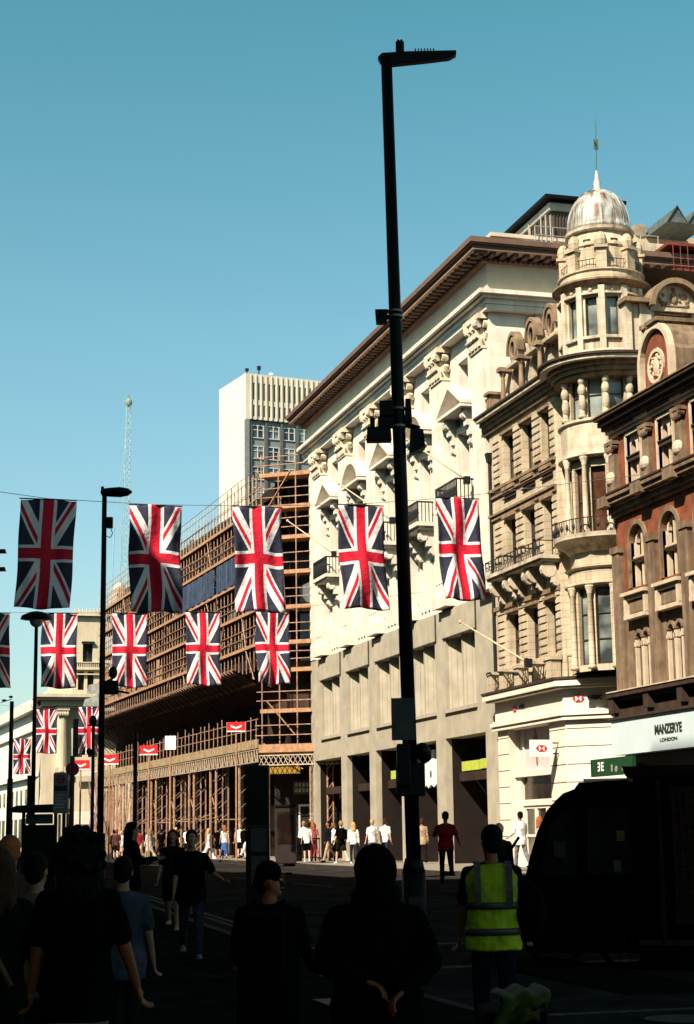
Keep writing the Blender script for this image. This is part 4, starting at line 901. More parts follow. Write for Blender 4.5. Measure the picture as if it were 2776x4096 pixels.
for k, (x, w_) in enumerate(((4, 2.2), (9.5, 1.6), (16, 2.4), (23.5, 1.4), (30, 2), (36, 1.8))):
    MB().box(x, x + w_, 3.0, 3.19, .4 + (k % 2), 2.2 + .3 * (k % 3)).build('shop_display', [mat('display_tan', (.20, .12, .07), .7, .4, 2), mat('display_grey', (.12, .12, .12), .6, .4, 2)][k % 2], SBW)
SC = empty('scaffolding', (farB.x, farB.y, .5), rotB, 'rusty tube scaffold with timber decks wrapping the building left of the white store', 'scaffold')
inv = (Matrix.Translation((farB.x, farB.y, .5)) @ Matrix.Rotation(rotB, 4, 'Z')).inverted()
MBf = inv @ FB; MAf = inv @ Matrix.Translation((0, 0, .5)) @ FA; MB0 = inv @ Matrix.Translation((0, 0, .5)) @ FB
rng = random.Random(11)
def zS(v): return v
T = .035
deck_m = mat('dark_deck_boards', (.05, .026, .016), .95, .5, 4)
lv = [18.4, 16.7, 14.9, 13.1, 11.3]
# face B standards: local x = LBs - u
for k in range(60):
    x = LBs - .1 - k * .755; j = rng.uniform(-.05, .05)
    b = MB(MBf); b.tube((x, 0, 10.0), (x + j, -.02, 18.4 + rng.uniform(.9, 1.35) + (.8 if k < 12 else 0)), .028, n=6); b.build('standard', rust, SC)
    if k % 3 == 0:
        b = MB(MBf); b.tube((x + .3, .65, 9.5), (x + .3, .95, 18.9), T, n=5); b.build('inner_standard', rust, SC)
for z in lv:                                     # decks with toe boards; guard rails above
    b = MB(MBf); b.box(0, LBs + .1, -.1, .75, z - .05, z); dk = b.build('deck', deck_m, SC); b = MB(MBf); b.box(0, LBs + .1, -.15, -.101, z - .07, z + .09); b.build('toe_board', board, SC)
    for dz in (.55, 1.0):
        b = MB(MBf); n = 6
        for q in range(n): b.tube((LBs * q / n - .2, -.06, z + dz + rng.uniform(-.04, .04)), (LBs * (q + 1) / n + .2, -.06, z + dz + rng.uniform(-.04, .04)), T * .8, n=5)
        b.build('guard_rail', rust, SC)
for k in range(26):                              # diagonal braces and butt tubes
    x = rng.uniform(1, LBs - 3); z = rng.choice(lv); s_ = rng.choice((-1, 1))
    MB(MBf).tube((x, -.1, z), (x + s_ * rng.uniform(.8, 1.8), -.1, z - 1.75), T * .8, n=5).build('brace', rust, SC)
pale_t = mat('pale_tube', (.55, .45, .34), .6, .3, 6)
for k in range(70):
    x = rng.uniform(.5, LBs - .5); z = rng.choice(lv[1:] + [11.3]); h_ = rng.uniform(.9, 2.2)
    MB(MBf).tube((x, rng.uniform(-.1, .7), z - .1), (x + rng.uniform(-.3, .3), rng.uniform(-.1, .7), z + h_), .028, n=5).build('loose_tube', rust, SC)
for k in range(30):                              # upright boards and ties stacked in the far bays
    x = rng.uniform(1, 22); z = rng.choice((11.3, 13.1))
    MB(MBf).box(x, x + rng.uniform(.1, .3), -.02, .1, z + .1, z + rng.uniform(1.0, 1.65)).build('upright_board', board, SC)
# top lift guard screen
b = MB(MBf)
for z in (18.9, 19.5, 20.1, 20.5): b.tube((0, -.1, z - .3), (LBs, -.1, z), .022, n=4)
for k in range(60): b.tube((LBs * k / 60, -.1, 18.3), (LBs * k / 60, -.1, 20.2 + rng.uniform(0, .4)), .018, n=4)
b.build('top_guard', pale_t, SC)
mesh_m = mat('blue_netting', (.03, .05, .10), .7, .5, 3, .4, 8, .3, dirt=(.2, .2, .2))
for x0, x1 in ((LBs - 9, LBs - .3), (LBs - 18, LBs - 9.4)):
    b = MB(MBf); n = 12
    for q in range(n):
        a, c = x0 + (x1 - x0) * q / n, x0 + (x1 - x0) * (q + 1) / n; y0, y1 = -.15 - .06 * (q % 2), -.15 - .06 * ((q + 1) % 2)
        b.add([(a, y0, 15.0), (c, y1, 15.0), (c, y1, 16.5), (a, y0, 16.5)], [(0, 1, 2, 3)])
    b.build('netting', mesh_m, SC)
# protection fan sloping out under the upper lifts
fan_m = mat('fan_boards', (.045, .022, .015), .9, .4, 3, .3, 10, .5)
b = MB(MBf)
b.add([(0, -1.5, 9.8), (LBs, -1.5, 9.8), (LBs, 1.3, 8.6), (0, 1.3, 8.6)], [(3, 2, 1, 0)])
b.add([(0, -1.5, 9.88), (LBs, -1.5, 9.88), (LBs, 1.3, 8.68), (0, 1.3, 8.68)], [(0, 1, 2, 3)])
b.build('protection_fan', fan_m, SC)
b = MB(MBf)
for k in range(75): b.tube((LBs * (k + .5) / 75, -1.62, 9.85), (LBs * (k + .5) / 75, -1.3, 9.7), .045, n=5); b.tube((LBs * (k + .5) / 75, -.5, 9.3), (LBs * (k + .5) / 75, -.3, 9.2), .04, n=5)
b.tube((0, -1.55, 9.92), (LBs, -1.55, 9.92), .03, n=5); b.build('fan_tube_end', rust, SC)
b = MB(MBf)
for k in range(40): b.tube((LBs * (k + .3) / 40, -1.4, 9.8), (LBs * (k + .3) / 40 + .3, 1.2, 7.4), .025, n=5)
b.box(0, LBs, 1.3, 1.45, 6.2, 11.2); b.build('fan_strut', mat('brown_black_sheeting', (.018, .010, .007), .95, .5, 2), SC)
# gantry: timber parapet, guard rail, lattice beam, paired legs
gb_ = mat('weathered_gantry_board', (.36, .26, .15), .9, .4, 4, .3, 20, .5)
b = MB(MB0); b.box(-1, LBs + .05, -.3, -.24, 6.0 - .5, 6.45 - .5); b.build('gantry_parapet', gb_, SC); b = MB(MB0); b.box(-1, LBs, -.24, 2.8, 5.92 - .5, 5.98 - .5); b.build('gantry_deck', deck_m, SC)
for dz in (.5, 1.0):
    b = MB(MB0); b.tube((-1, -.27, 5.95 + dz), (LBs, -.27, 5.95 + dz), T * .8, n=5); b.build('guard_rail', rust, SC)
for k in range(46):
    x = LBs - .3 - k * .97; MB(MB0).tube((x, -.28, 5.6), (x + rng.uniform(-.08, .08), -.28, 6.9 + rng.uniform(0, .5)), T * .8, n=5).build('gantry_post', rust, SC)
grey_b = mat('weathered_lattice', (.34, .26, .18), .8, .3, 4, .3, 20)
b = MB(MB0); b.tube((-1, -.25, 5.42), (LBs, -.25, 5.42), .04, n=5).tube((-1, -.25, 4.82), (LBs, -.25, 4.82), .04, n=5); k = 0
while k * .5 < LBs:
    x = k * .5; b.tube((x, -.25, 4.82), (x + .25, -.25, 5.42), .028, n=4).tube((x + .25, -.25, 5.42), (x + .5, -.25, 4.82), .028, n=4)
    if k % 2: b.box(x, x + .34, -.235, -.225, 4.86, 5.4)
    k += 1
b.build('lattice_beam', grey_b, SC)
legs = [LBs - u for u in (3.98, 8.97, 10.2, 14.1, 15.3, 19.2, 20.3, 24.3, 25.7, 30.5, 31.7, 34.5, 35.6, 37, 38.2, 39.4, 40.5, 41.6, 42.6, 43.6)]
for i, x in enumerate(legs):
    b = MB(MB0); b.tube((x, -.15, 0), (x + rng.uniform(-.05, .05), -.15, 4.85), .07, n=6); b.tube((x, .55, 0), (x, .55, 4.85), .045, n=5)
    for q in range(6): z = .3 + q * .75; b.tube((x, -.15, z), (x, .55, z + .6), .01, n=4)
    b.build('gantry_leg', rust, SC)
for i, x in enumerate(legs[:9]):
    MB(MB0).tube((x, .0, 2.0 + .2 * (i % 3)), (x - 4.5, .0, 2.05), .03, n=5).build('ledger', rust, SC)
    if i % 2: MB(MB0).tube((x, 0, 1.9), (x - 2.2, .2, 3.3), .03, n=5).build('brace', rust, SC)
for k in range(30):                              # the thicket of far legs
    x = rng.uniform(-1, 12); MB(MB0).tube((x, rng.uniform(-1.2, .4), 0), (x + rng.uniform(-.15, .15), rng.uniform(-1.2, .4), 5 + rng.uniform(-.6, .6)), .035, n=5).build('far_leg', rust, SC)
# canted face A
for z in (20.0, 18.3, 16.7, 14.9, 13.1, 11.3, 9.9, 7.85):
    b = MB(MAf); b.box(-.1, LA, -.1, 1.2, z - .56, z - .5); b.box(-.1, LA, -.13, -.1, z - .62, z - .42); b.build('deck', board, SC)
    for dz in (.5, .95):
        MB(MAf).tube((-.3, -.1, z - .5 + dz), (LA, -.1, z - .5 + dz + rng.uniform(-.05, .05)), .028, n=5).build('guard_rail', rust, SC)
b = MB(MAf); b.box(-.1, LA + 1.5, -.35, -.3, 5.25, 5.65); b.box(-.1, LA + 1.5, -.3, 2.6, 5.2, 5.25); b.build('gantry_parapet', board, SC)
b = MB(MAf); b.box(-.1, LA, .9, 1.25, 6.2, 9.9); b.build('fan_strut', dark_trim, SC)
for x in (0, .95, 1.9, 2.75):
    MB(MAf).tube((x, -.1, 5.2), (x, -.1, 20.6), T, n=6).build('standard', rust, SC)
for x0, z0, x1, z1 in ((.2, 18.0, 1.6, 20.1), (.1, 6.2, 2.2, 4.9), (1.2, 15.0, 1.35, 12.3), (.3, 8.3, 1.8, 6.6)):
    MB(MAf).tube((x0, -.16, z0 - .5), (x1, -.16, z1 - .5), .032, n=5).build('brace', board, SC)
for z in (6.1, 6.6): MB(MAf).tube((-.3, -.32, z), (LA + 1.5, -.32, z), .026, n=5).build('guard_rail', rust, SC)
b = MB(MAf); b.tube((-.1, -.3, 5.1), (LA + 1.6, -.3, 5.1), .03, n=5).tube((-.1, -.3, 4.62), (LA + 1.6, -.3, 4.62), .03, n=5)
for k in range(17):
    x = -.1 + k * .26; b.tube((x, -.3, 4.62), (x + .26, -.3, 5.1), .02, n=4).tube((x, -.3, 5.1), (x + .26, -.3, 4.62), .02, n=4)
b.build('lattice_beam', pale_t, SC)
for x in (.1, 2.6, 3.5):
    b = MB(MAf); b.tube((x, -.2, 0), (x, -.2, 4.62), .05, n=6).tube((x + .3, -.2, 0), (x + .3, -.2, 4.62), .04, n=6)
    for q in range(9): b.tube((x, -.2, .3 + q * .5), (x + .3, -.2, .75 + q * .5), .02, n=4)
    b.build('gantry_leg', rust, SC)
MB(MAf).box(0.1, 1.9, .2, .3, 4.2, 4.6).build('ochre_panel', mat('ochre', (.30, .17, .02), .7, .2, 3), SC)
MB(MAf).add([(.5, 1.25, 14.6), (2.7, 1.25, 14.6), (2.7, 1.25, 16.1), (.5, 1.25, 16.1)], [(0, 1, 2, 3)]).build('netting', mat('dark_sheet', (.015, .02, .035), .6), SC)
# hoarding with a lit doorway at the foot of the canted face
HO = empty('hoarding', (20.6, 86.4, .5), rotA, 'dark site hoarding with a white framed doorway at the foot of the scaffold', 'hoarding')
MB().box(-.4, 4.5, .8, .9, 0, 4.6).build('panel', shop_d, HO)
MB().box(.95, 1.03, .7, .8, 0, 2.6).box(1.85, 1.93, .7, .8, 0, 2.6).box(.95, 1.93, .7, .8, 2.6, 2.7).build('door_frame', white_s, HO)
MB().box(1.5, 1.78, .74, .8, 1.3, 1.75).build('lit_panel', mat('orange_screen', (.5, .08, .01), .5, .5, 8, emit=((1, .25, .04), .8)), HO)
b = MB()
for k in range(7): b.box(1.5 + .05 * (k % 3), 1.66 + .03 * (k % 4), .76, .8, 1.9 + k * .1, 1.95 + k * .1)
b.build('poster', white_s, HO)
b = MB(); b.box(.9, 2.3, .1, .16, 3.2, 3.85); b.build('hanging_board', mat('dull_green_board', (.10, .10, .07), .7, .3, 5), HO)
b = MB()
for r_ in range(2):
    for k in range(6): b.box(1.0 + k * .2, 1.12 + k * .2, .08, .1, 3.3 + r_ * .28, 3.48 + r_ * .28)
b.build('board_lettering', pale_t, HO)
# ------------------------------------------------------------------ concrete office tower
TW = empty('office_tower', (27.6, 125, .5), R(0), 'pale concrete office tower with slotted parapet and grey window bays above the scaffold', 'building')
TW.rotation_euler.z = R(9.6)
conc = mat('pale_concrete', (.60, .54, .44), .9, .12, .8, .2, 20, .2, dirt=(.4, .33, .25)); conc_s = mat('end_wall_concrete', (.68, .62, .52), .9, .08, .6, .1, 20, .1)
b = MB(); b.add([(0, 0, 0), (0, 5.6, 0), (0, 5.6, 36.0), (0, 0, 36.0)], [(3, 2, 1, 0)]); b.add([(0, 0, 36.0), (16, 0, 36.0), (16, 5.6, 36.0), (0, 5.6, 36.0)], [(0, 1, 2, 3)]); b.build('end_wall', conc_s, TW)
b = MB(); sl_w = []
for k in range(34): x = .62 + k * .43; sl_w += [(x, x + .13, 33.95, 35.3), (x, x + .13, 32.65, 33.55)]
b.skin(0, 16, 32.4, 36, 0, sl_w, .35)
for k in range(36): b.box(.42 + k * .43 - .04, .42 + k * .43 + .04, -.09, 0, 32.42, 35.95)
b.build('slotted_parapet', conc, TW)
b = MB(); b.add([(0, .34, 32.4), (16, .34, 32.4), (16, .34, 36), (0, .34, 36)], [(0, 1, 2, 3)]); b.build('slot_void', mat('void_black', (.008, .008, .01), .9), TW)
b = MB(); b.box(0, .3, 0, .3, 0, 32.4).box(.3, 16, .25, .3, 0, 32.4); b.build('facade', mat('grey_spandrel', (.20, .22, .22), .8, .15, 2), TW)
b = MB()
for k in range(12): b.box(.3 + k * 1.3, .52 + k * 1.3, .08, .25, 0, 32.4)
b.build('vertical_fin', mat('grey_fin', (.10, .105, .10), .8, .1, 2), TW)
fpt = mat('tower_frame', (.55, .57, .55), .5, .1, 2)
for fl in range(6):
    for k in range(7):
        x = .52 + k * 1.3; z = 31.0 - fl * 1.62
        f = MB(); f.box(x + .03, x + 1.05, .17, .25, z + .96, z + 1.02).box(x + .03, x + 1.05, .17, .25, z, z + .06).box(x + .5, x + .56, .17, .25, z + .06, z + .96).box(x + .05, x + .1, .17, .25, z + .06, z + .96).box(x + .97, x + 1.03, .17, .25, z + .06, z + .96).box(x + .1, x + .97, .19, .25, z + .62, z + .67)
        fo = f.build('window', fpt, TW)
        MB().add([(x + .1, .23, z + .06), (x + .97, .23, z + .06), (x + .97, .23, z + .96), (x + .1, .23, z + .96)], [(0, 1, 2, 3)]).build('pane', gl_cool if (fl + k) % 2 else gl_dark, fo)
for x, z, m_ in ((.3, .5, iron), (1.3, .8, iron), (2.3, .35, white_s)): MB().tube((x, .5, 36), (x, .5, 36 + z), .05, n=5).box(x - .12, x + .12, .4, .6, 36 + z * .6, 36 + z).build('roof_mast', m_, TW)
# ------------------------------------------------------------------ classical buildings at the far end
CB = empty('column_building', (13.7, 137, .5), 0, 'beige classical building with a giant column and deep cornice at the street end', 'building')
be = mat('beige_stone', (.60, .52, .38), .9, .15, .8, .3, 20, .3, dirt=(.3, .22, .14))
b = MB(); b.skin(.2, 9, 0, 11.6, 0, [(1.9, 2.5, 1.0, 3.0), (1.9, 2.7, 4.2, 5.6), (2.6, 3.4, 7.4, 10.4), (3.8, 4.6, 7.4, 10.4)], .4); b.add([(.2, 0, 0), (.2, 40, 0), (.2, 40, 11.6), (.2, 0, 11.6)], [(3, 2, 1, 0)]); b.build('wall', be, CB)
b = MB(); b.add([(.2, .4, 0), (9, .4, 0), (9, .4, 11), (.2, .4, 11)], [(0, 1, 2, 3)]); b.build('window', gl_dark, CB)
b = MB(); b.box(1.2, 2.25, -.5, 0, 6.2, 6.6).lathe([(.46, 6.6), (.44, 7.0), (.42, 9.0), (.38, 11.0)], (1.72, -.1, -.35), 14).box(1.2, 2.25, -.65, .0, 11.0, 11.3); b.box(1.28, 2.16, -.2, 0, 0, 6.2)
for k in range(5): b.ell((1.35 + k * .19, -.55, 10.75), (.12, .12, .2), 6, 5)
b.build('giant_column', be, CB)
b = MB(); b.box(.0, 5, -.7, 2, 11.35, 11.8).box(-.3, 5, -1.0, 2, 11.8, 12.0).box(-.5, 5, -1.2, 2, 12.0, 12.25).box(0, 5, -.6, 30, 11.36, 12.1); b.build('cornice', be, CB)
b = MB(); b.skin(2.6, 5.5, 12.2, 18.9, .6, [(3.35, 4.15, 14.9, 16.4), (3.0, 3.5, 12.7, 14.2), (3.75, 4.25, 12.7, 14.2)], .3); b.box(2.4, 5.6, .3, .6, 18.6, 18.95).box(2.5, 5.5, .35, .6, 14.3, 14.5).box(2.5, 5.5, .4, .6, 13.9, 14.0)
for k in range(18): b.box(2.6 + k * .15, 2.66 + k * .15, .42, .6, 14.5, 14.85)
b.box(2.55, 5.5, .38, .6, 14.85, 14.92); b.add([(2.6, .6, 12.2), (2.6, 20, 12.2), (2.6, 20, 18.9), (2.6, .6, 18.9)], [(3, 2, 1, 0)]); b.build('attic_storey', be, CB)
MB().add([(2.7, .88, 12.5), (5.4, .88, 12.5), (5.4, .88, 16.6), (2.7, .88, 16.6)], [(0, 1, 2, 3)]).build('attic_window', gl_dark, CB)
MB().box(3.25, 4.25, .35, .6, 16.42, 16.55).build('window_hood', iron, CB)
b = MB()
for k in range(9): b.tube((2.7 + k * .3, .5, 18.95), (2.7 + k * .3, .5, 19.25), .05, n=5)
b.build('roof_balustrade', be, CB)
for q in ((-.62, -.5, 5.9, 6.3), (-.7, -.5, 2.2, 3.2), (-1.2, -.5, 1.5, 1.8)): MB().box(2.5, 5, *q).build('shop_band', stone_w, CB)
netm = mat('grey_site_netting', (.16, .17, .16), .8, .4, 2, .4, 10, .4, dirt=(.4, .35, .28))
MB().add([(3.0, -1.6, 10.7), (5.6, -2.4, 10.9), (5.2, -.9, 13.3), (3.7, -.6, 13.0)], [(0, 1, 2, 3)]).build('site_netting', netm, CB)
PT = empty('pale_terrace', (12.6, 172, .5), R(2.85), 'very pale long terrace with a plain frieze receding at the left edge', 'building')
pal = mat('pale_terrace_stone', (.74, .70, .60), .9, .1, .6, .1, 20, .1)
b = MB(); b.add([(0, -34, 0), (0, 30, 0), (0, 30, 12.6), (0, -34, 12.6)], [(3, 2, 1, 0)]); b.build('front', pal, PT)
b = MB(); b.box(-.6, 0, -34, 30, 11.4, 11.6).box(-.25, 0, -34, 30, 9.8, 10.0).box(-.4, 0, -34, 30, 6.0, 6.3)
for k in range(14): b.box(-.62, -.4, -33.5 + k * 2.4, -32.9 + k * 2.4, 11.6, 12.2)
b.build('moulding', stone_w, PT)
for k in range(12):
    y = -32.6 + k * 2.7; MB().box(-.08, .02, y, y + .8, 4.0, 5.2).build('window', gl_mid, PT)
    MB().box(-.06, .02, y, y + 1.5, .5, 2.8).build('shop_window', gl_brown, PT)
LP = empty('grey_block', (7.0, 260, .5), 0, 'hazy grey block closing the street at the left edge', 'building')
b = MB(); b.skin(0, 9, 0, 17, 0, [(1 + 2 * k, 2 + 2 * k, 3 + 3 * j, 4.6 + 3 * j) for k in range(4) for j in range(4)], .3); b.box(-.3, 9, -.3, 0, 16.6, 17); b.build('wall', pal, LP)
MB().add([(.1, .28, 0), (8.9, .28, 0), (8.9, .28, 16.5), (.1, .28, 16.5)], [(0, 1, 2, 3)]).build('window', gl_cool, LP)
MB().box(0, 9, .4, 8, 0, 17).build('core', pal, LP)
# ------------------------------------------------------------------ tower crane
CR = empty('tower_crane', (36.3, 249.5, .5), 0, 'pale lattice crane with a raised luffing jib behind the second large flag', 'crane')
crm = mat('crane_haze', (.27, .42, .48), .6, .2, 1)  # distance haze is put into this pale blue, close to the sky
def lattice(b, p0, p1, w0, w1, n, r=.05):
    p0, p1 = Vector(p0), Vector(p1)
    pr = None
    for i in range(n + 1):
        t = i / n; c = p0.lerp(p1, t); h = (w0 + (w1 - w0) * t) / 2
        q = [c + Vector((sx * h, sy * h, 0)) for sx, sy in ((-1, -1), (1, -1), (1, 1), (-1, 1))]
        if pr:
            for k in range(4): b.tube(pr[k], q[k], r, n=4, cap=False); b.tube(pr[k], q[(k + 1) % 4], r * .7, n=4, cap=False)
        pr = q
b = MB(); lattice(b, (0, 0, 0), (0, 0, 32), 1.4, 1.4, 16, .09); b.build('mast', crm, CR)
b = MB(); lattice(b, (.5, 0, 36), (.9, 0, 64.5), 1.1, .6, 30, .06); b.build('jib', crm, CR)
b = MB(); b.box(-1.1, 1.0, -1, 1, 32, 34.4).box(-1.6, -.5, -1, 1, 33.2, 36.2, .2).ell((-.2, 0, 36.8), (.9, .9, 1.0)).box(-3.0, -1.1, -.6, .6, 33.0, 34.0); b.build('machinery_deck', be, CR)
b = MB(); b.tube((-1.3, 0, 36), (-1.0, 0, 47), .07, n=4).tube((-1.0, 0, 47), (.9, 0, 62), .03, n=4); b.build('pendant', crm, CR)
b = MB(); b.ell((.9, 0, 65.0), (.55, .4, .7), 8, 6).box(.7, 1.1, -.1, .1, 65.4, 66.2); b.build('jib_head', mat('crane_green', (.20, .27, .22), .6, .2, 2), CR)
# ------------------------------------------------------------------ left side of the street (outside the frame, it throws the foreground shade)
lsb = mat('left_row_stone', (.42, .34, .25), .9, .2, 1, .3, 20, .3)
def leftblock(name, y0, y1, h, lab, m):
    t = empty(name, (-8, y0, .1), -STREET, lab, 'building')
    L_ = y1 - y0; ops = []
    n = int(L_ / 3.2)
    for k in range(n):
        for j in range(int((h - 6) / 3.4)): ops.append((.9 + k * 3.2, 2.3 + k * 3.2, 5.6 + j * 3.4, 7.8 + j * 3.4))
    b = MB(); b.skin(0, L_, 0, h, 0, ops, .3); b.box(-.2, L_ + .2, -.6, 0, h - .6, h).box(0, L_, -.3, 0, 4.6, 5.0); b.box(0, L_, .35, 11, 0, h); b.build('wall', m, t)
    MB().add([(0, .31, 5.5), (L_, .31, 5.5), (L_, .31, h - 1), (0, .31, h - 1)], [(0, 1, 2, 3)]).build('window', gl_dark, t)
    MB().box(.3, L_ - .3, -.05, 0, .3, 4.4).build('shopfront', shop_d, t)
# the builder's +x must run away from the camera here, so the facade faces +X of the world
leftblock('tall_block', -62, 21.5, 40.6, 'tall stone block on the shaded side, outside the left edge of the photo', lsb)
leftblock('low_terrace', 44.02, 135, 26.2, 'lower stone terrace outside the left edge, at the far end', lsb)
leftblock('long_terrace', 21.52, 44, 27.9, 'long stone terrace outside the left edge, past the tall block', lsb)

for k in range(26):                              # dark sheets and stacked material on the lifts
    x = rng.uniform(1, LBs - 2); z = rng.choice(lv); MB(MBf).box(x, x + rng.uniform(.6, 2.2), .5, .62, z + .02, z + rng.uniform(.7, 1.5)).build('stacked_material', [dark_wall, board, mat('grey_sheet', (.10, .09, .085), .9, .4, 3)][k % 3], SC)
# ------------------------------------------------------------------ flags
def jack():
    m = bpy.data.materials.new('union_flag_cloth'); m.use_nodes = True; nt = m.node_tree; L = nt.links.new
    bs = nt.nodes['Principled BSDF']; bs.inputs['Roughness'].default_value = .75; bs.inputs['Specular IOR Level'].default_value = .25
    uv = _n(nt, 'ShaderNodeUVMap'); uv.uv_map = 'UVMap'; sp = _n(nt, 'ShaderNodeSeparateXYZ'); L(uv.outputs[0], sp.inputs[0])
    def M(op, a, b=None, c=None):
        n = _n(nt, 'ShaderNodeMath', operation=op)
        for i, v in enumerate((a, b, c)):
            if v is None: continue
            if isinstance(v, (int, float)): n.inputs[i].default_value = v
            else: L(v, n.inputs[i])
        return n.outputs[0]
    X, Y = sp.outputs['X'], sp.outputs['Y']                # X,Y in flag units: long axis -30..30, short -15..15
    s1 = M('DIVIDE', M('SUBTRACT', X, M('MULTIPLY', Y, 2)), 2.236); s2 = M('DIVIDE', M('ADD', X, M('MULTIPLY', Y, 2)), 2.236)
    sg = M('SIGN', X)
    def band(v, lo, hi): return M('MULTIPLY', M('GREATER_THAN', v, lo), M('LESS_THAN', v, hi))
    w1 = M('LESS_THAN', M('ABSOLUTE', s1), 3.3); w2 = M('LESS_THAN', M('ABSOLUTE', s2), 3.3)
    r1 = band(M('MULTIPLY', M('MULTIPLY', s1, sg), -1), .15, 2.1); r2 = band(M('MULTIPLY', s2, sg), .15, 2.1)
    wc = M('MAXIMUM', M('LESS_THAN', M('ABSOLUTE', X), 4.6), M('LESS_THAN', M('ABSOLUTE', Y), 4.6))
    rc = M('MAXIMUM', M('LESS_THAN', M('ABSOLUTE', X), 2.9), M('LESS_THAN', M('ABSOLUTE', Y), 2.9))
    def mix(f, a, b):
        n = _n(nt, 'ShaderNodeMix', data_type='RGBA')
        L(f, n.inputs['Factor'])
        for k, v in (('A', a), ('B', b)):
            if isinstance(v, tuple): n.inputs[k].default_value = (*v, 1)
            else: L(v, n.inputs[k])
        return n.outputs['Result']
    navy, wht, rd = (.026, .028, .052), (.74, .70, .70), (.55, .008, .03)
    c = mix(M('MAXIMUM', w1, w2), navy, wht); c = mix(M('MAXIMUM', r1, r2), c, rd); c = mix(wc, c, wht); c = mix(rc, c, rd)
    no = _n(nt, 'ShaderNodeTexNoise'); no.inputs['Scale'].default_value = .35; no.inputs['Detail'].default_value = 5; L(uv.outputs[0], no.inputs['Vector'])
    mr = _n(nt, 'ShaderNodeMapRange'); mr.inputs['To Min'].default_value = .78; mr.inputs['To Max'].default_value = 1.15; L(no.outputs['Fac'], mr.inputs['Value'])
    mu = _n(nt, 'ShaderNodeMix', data_type='RGBA', blend_type='MULTIPLY'); mu.inputs['Factor'].default_value = 1; L(c, mu.inputs['A']); L(mr.outputs[0], mu.inputs['B'])
    L(mu.outputs['Result'], bs.inputs['Base Color'])
    bp = _n(nt, 'ShaderNodeBump'); bp.inputs['Strength'].default_value = .5; bp.inputs['Distance'].default_value = .05; L(no.outputs['Fac'], bp.inputs['Height']); L(bp.outputs[0], bs.inputs['Normal'])
    return m
JM = jack()
def flag(x, y, ztop, h, w, lean, label, grp, seed, curl=0.):
    rg = random.Random(seed); am = rg.uniform(.05, .12); fr_ = rg.uniform(7, 13); nx, nz = 18, 34; vs = []; uvs = []
    p1, p2, p3 = rg.uniform(0, 6), rg.uniform(0, 6), rg.uniform(0, 6)
    for j in range(nz + 1):
        v = j / nz
        for i in range(nx + 1):
            u_ = i / nx - .5; k = .25 + .75 * v
            dy = k * (am * math.sin(u_ * fr_ + v * 4 + p1) + .6 * am * math.sin(u_ * 19 - v * 6 + p2) + .9 * am * math.sin(v * 7 + p3 + u_ * 3)) + .12 * v * v * math.sin(p1 * 3)
            dx = lean * v ** 1.6 + .015 * math.sin(v * 9 + p2) + (curl * max(0, u_) * max(0, v - .6))
            dz = -h * v + .03 * math.sin(u_ * 6.28 + p1) * v + .03 * math.cos(u_ * 6.28) * (1 - v)
            vs.append((u_ * w * (1 - .03 * v) + dx, dy, dz)); uvs.append(((.5 - v) * 60, -u_ * 30))
    fs = [(j * (nx + 1) + i, j * (nx + 1) + i + 1, (j + 1) * (nx + 1) + i + 1, (j + 1) * (nx + 1) + i) for j in range(nz) for i in range(nx)]
    fs = [f[::-1] for f in fs]
    me = bpy.data.meshes.new('flag'); me.from_pydata(vs, [], fs); ul = me.uv_layers.new(name='UVMap')
    for lp in me.loops: ul.data[lp.index].uv = uvs[lp.vertex_index]
    me.polygons.foreach_set('use_smooth', [True] * len(me.polygons)); me.materials.append(JM)
    t = empty('flag', (x, y, ztop), 0, label, 'flag', grp)
    o = bpy.data.objects.new('cloth', me); COL.objects.link(o); o.parent = t
    md = o.modifiers.new('thickness', 'SOLIDIFY'); md.thickness = .004
    MB().tube((-w / 2 - .02, 0, .01), (w / 2 + .02, 0, .01), .018, n=6).build('hem_pole', iron, t)
    return t
g1 = 'large union flags in the nearest row'; g2 = 'union flags in the second row'; g3 = 'small distant union flags'
for (x, zt, ln_, lb, sd_) in ((4.61, 10.44, -.1, 'large union flag in full shade beside the tall left lamp post', 1), (7.46, 10.39, .03, 'large union flag crossed by a diagonal shadow edge', 2),
        (10.25, 10.46, .1, 'large sunlit union flag in front of the scaffold corner', 3), (13.17, 10.62, .17, 'large sunlit union flag just left of the near black lamp post', 4), (16.02, 10.93, .22, 'large sunlit union flag to the right of the near black lamp post', 5)):
    flag(x, 45, zt, 2.87, [1.46, 1.41, 1.36, 1.32, 1.27][sd_ - 1], ln_, lb, g1, sd_, .1)
for (x, zt, ln_, lb, sd_) in ((4.72, 10.07, .1, 'union flag cut off by the left edge of the photo', 11), (7.27, 10.12, .0, 'second row union flag beside the mushroom lamp, below the shaded large one', 12), (9.97, 10.18, .03, 'second row union flag directly under the half shaded large one', 13),
        (12.83, 10.29, .04, 'second row union flag hanging alone in front of the middle of the scaffold', 14), (15.63, 10.37, .05, 'smallest lit flag of the second row, at the scaffold corner', 15)):
    flag(x, 66, zt, 2.85, 1.36, ln_, lb, g2, sd_, .1)
flag(11.31, 109, 9.6, 2.75, 1.3, .05, 'distant union flag left of the giant column', g3, 21); flag(13.97, 109, 9.75, 2.95, 1.33, .0, 'distant union flag between the giant column and the tall lamp post', g3, 22)
flag(12.39, 137, 9.3, 2.72, 1.34, .0, 'farthest and smallest union flag in front of the pale terrace', g3, 23)
wirem = mat('steel_wire', (.12, .13, .13), .5, .1, 3)
def wire(pts, label, r=.008):
    p0 = Vector(pts[0]); t = MB(); P_ = [Vector(p) - p0 for p in pts]
    t.path(P_, r, 4); o = t.build('cable', wirem, None, False, p0); tag(o, label, 'cable', 'cables across the street')
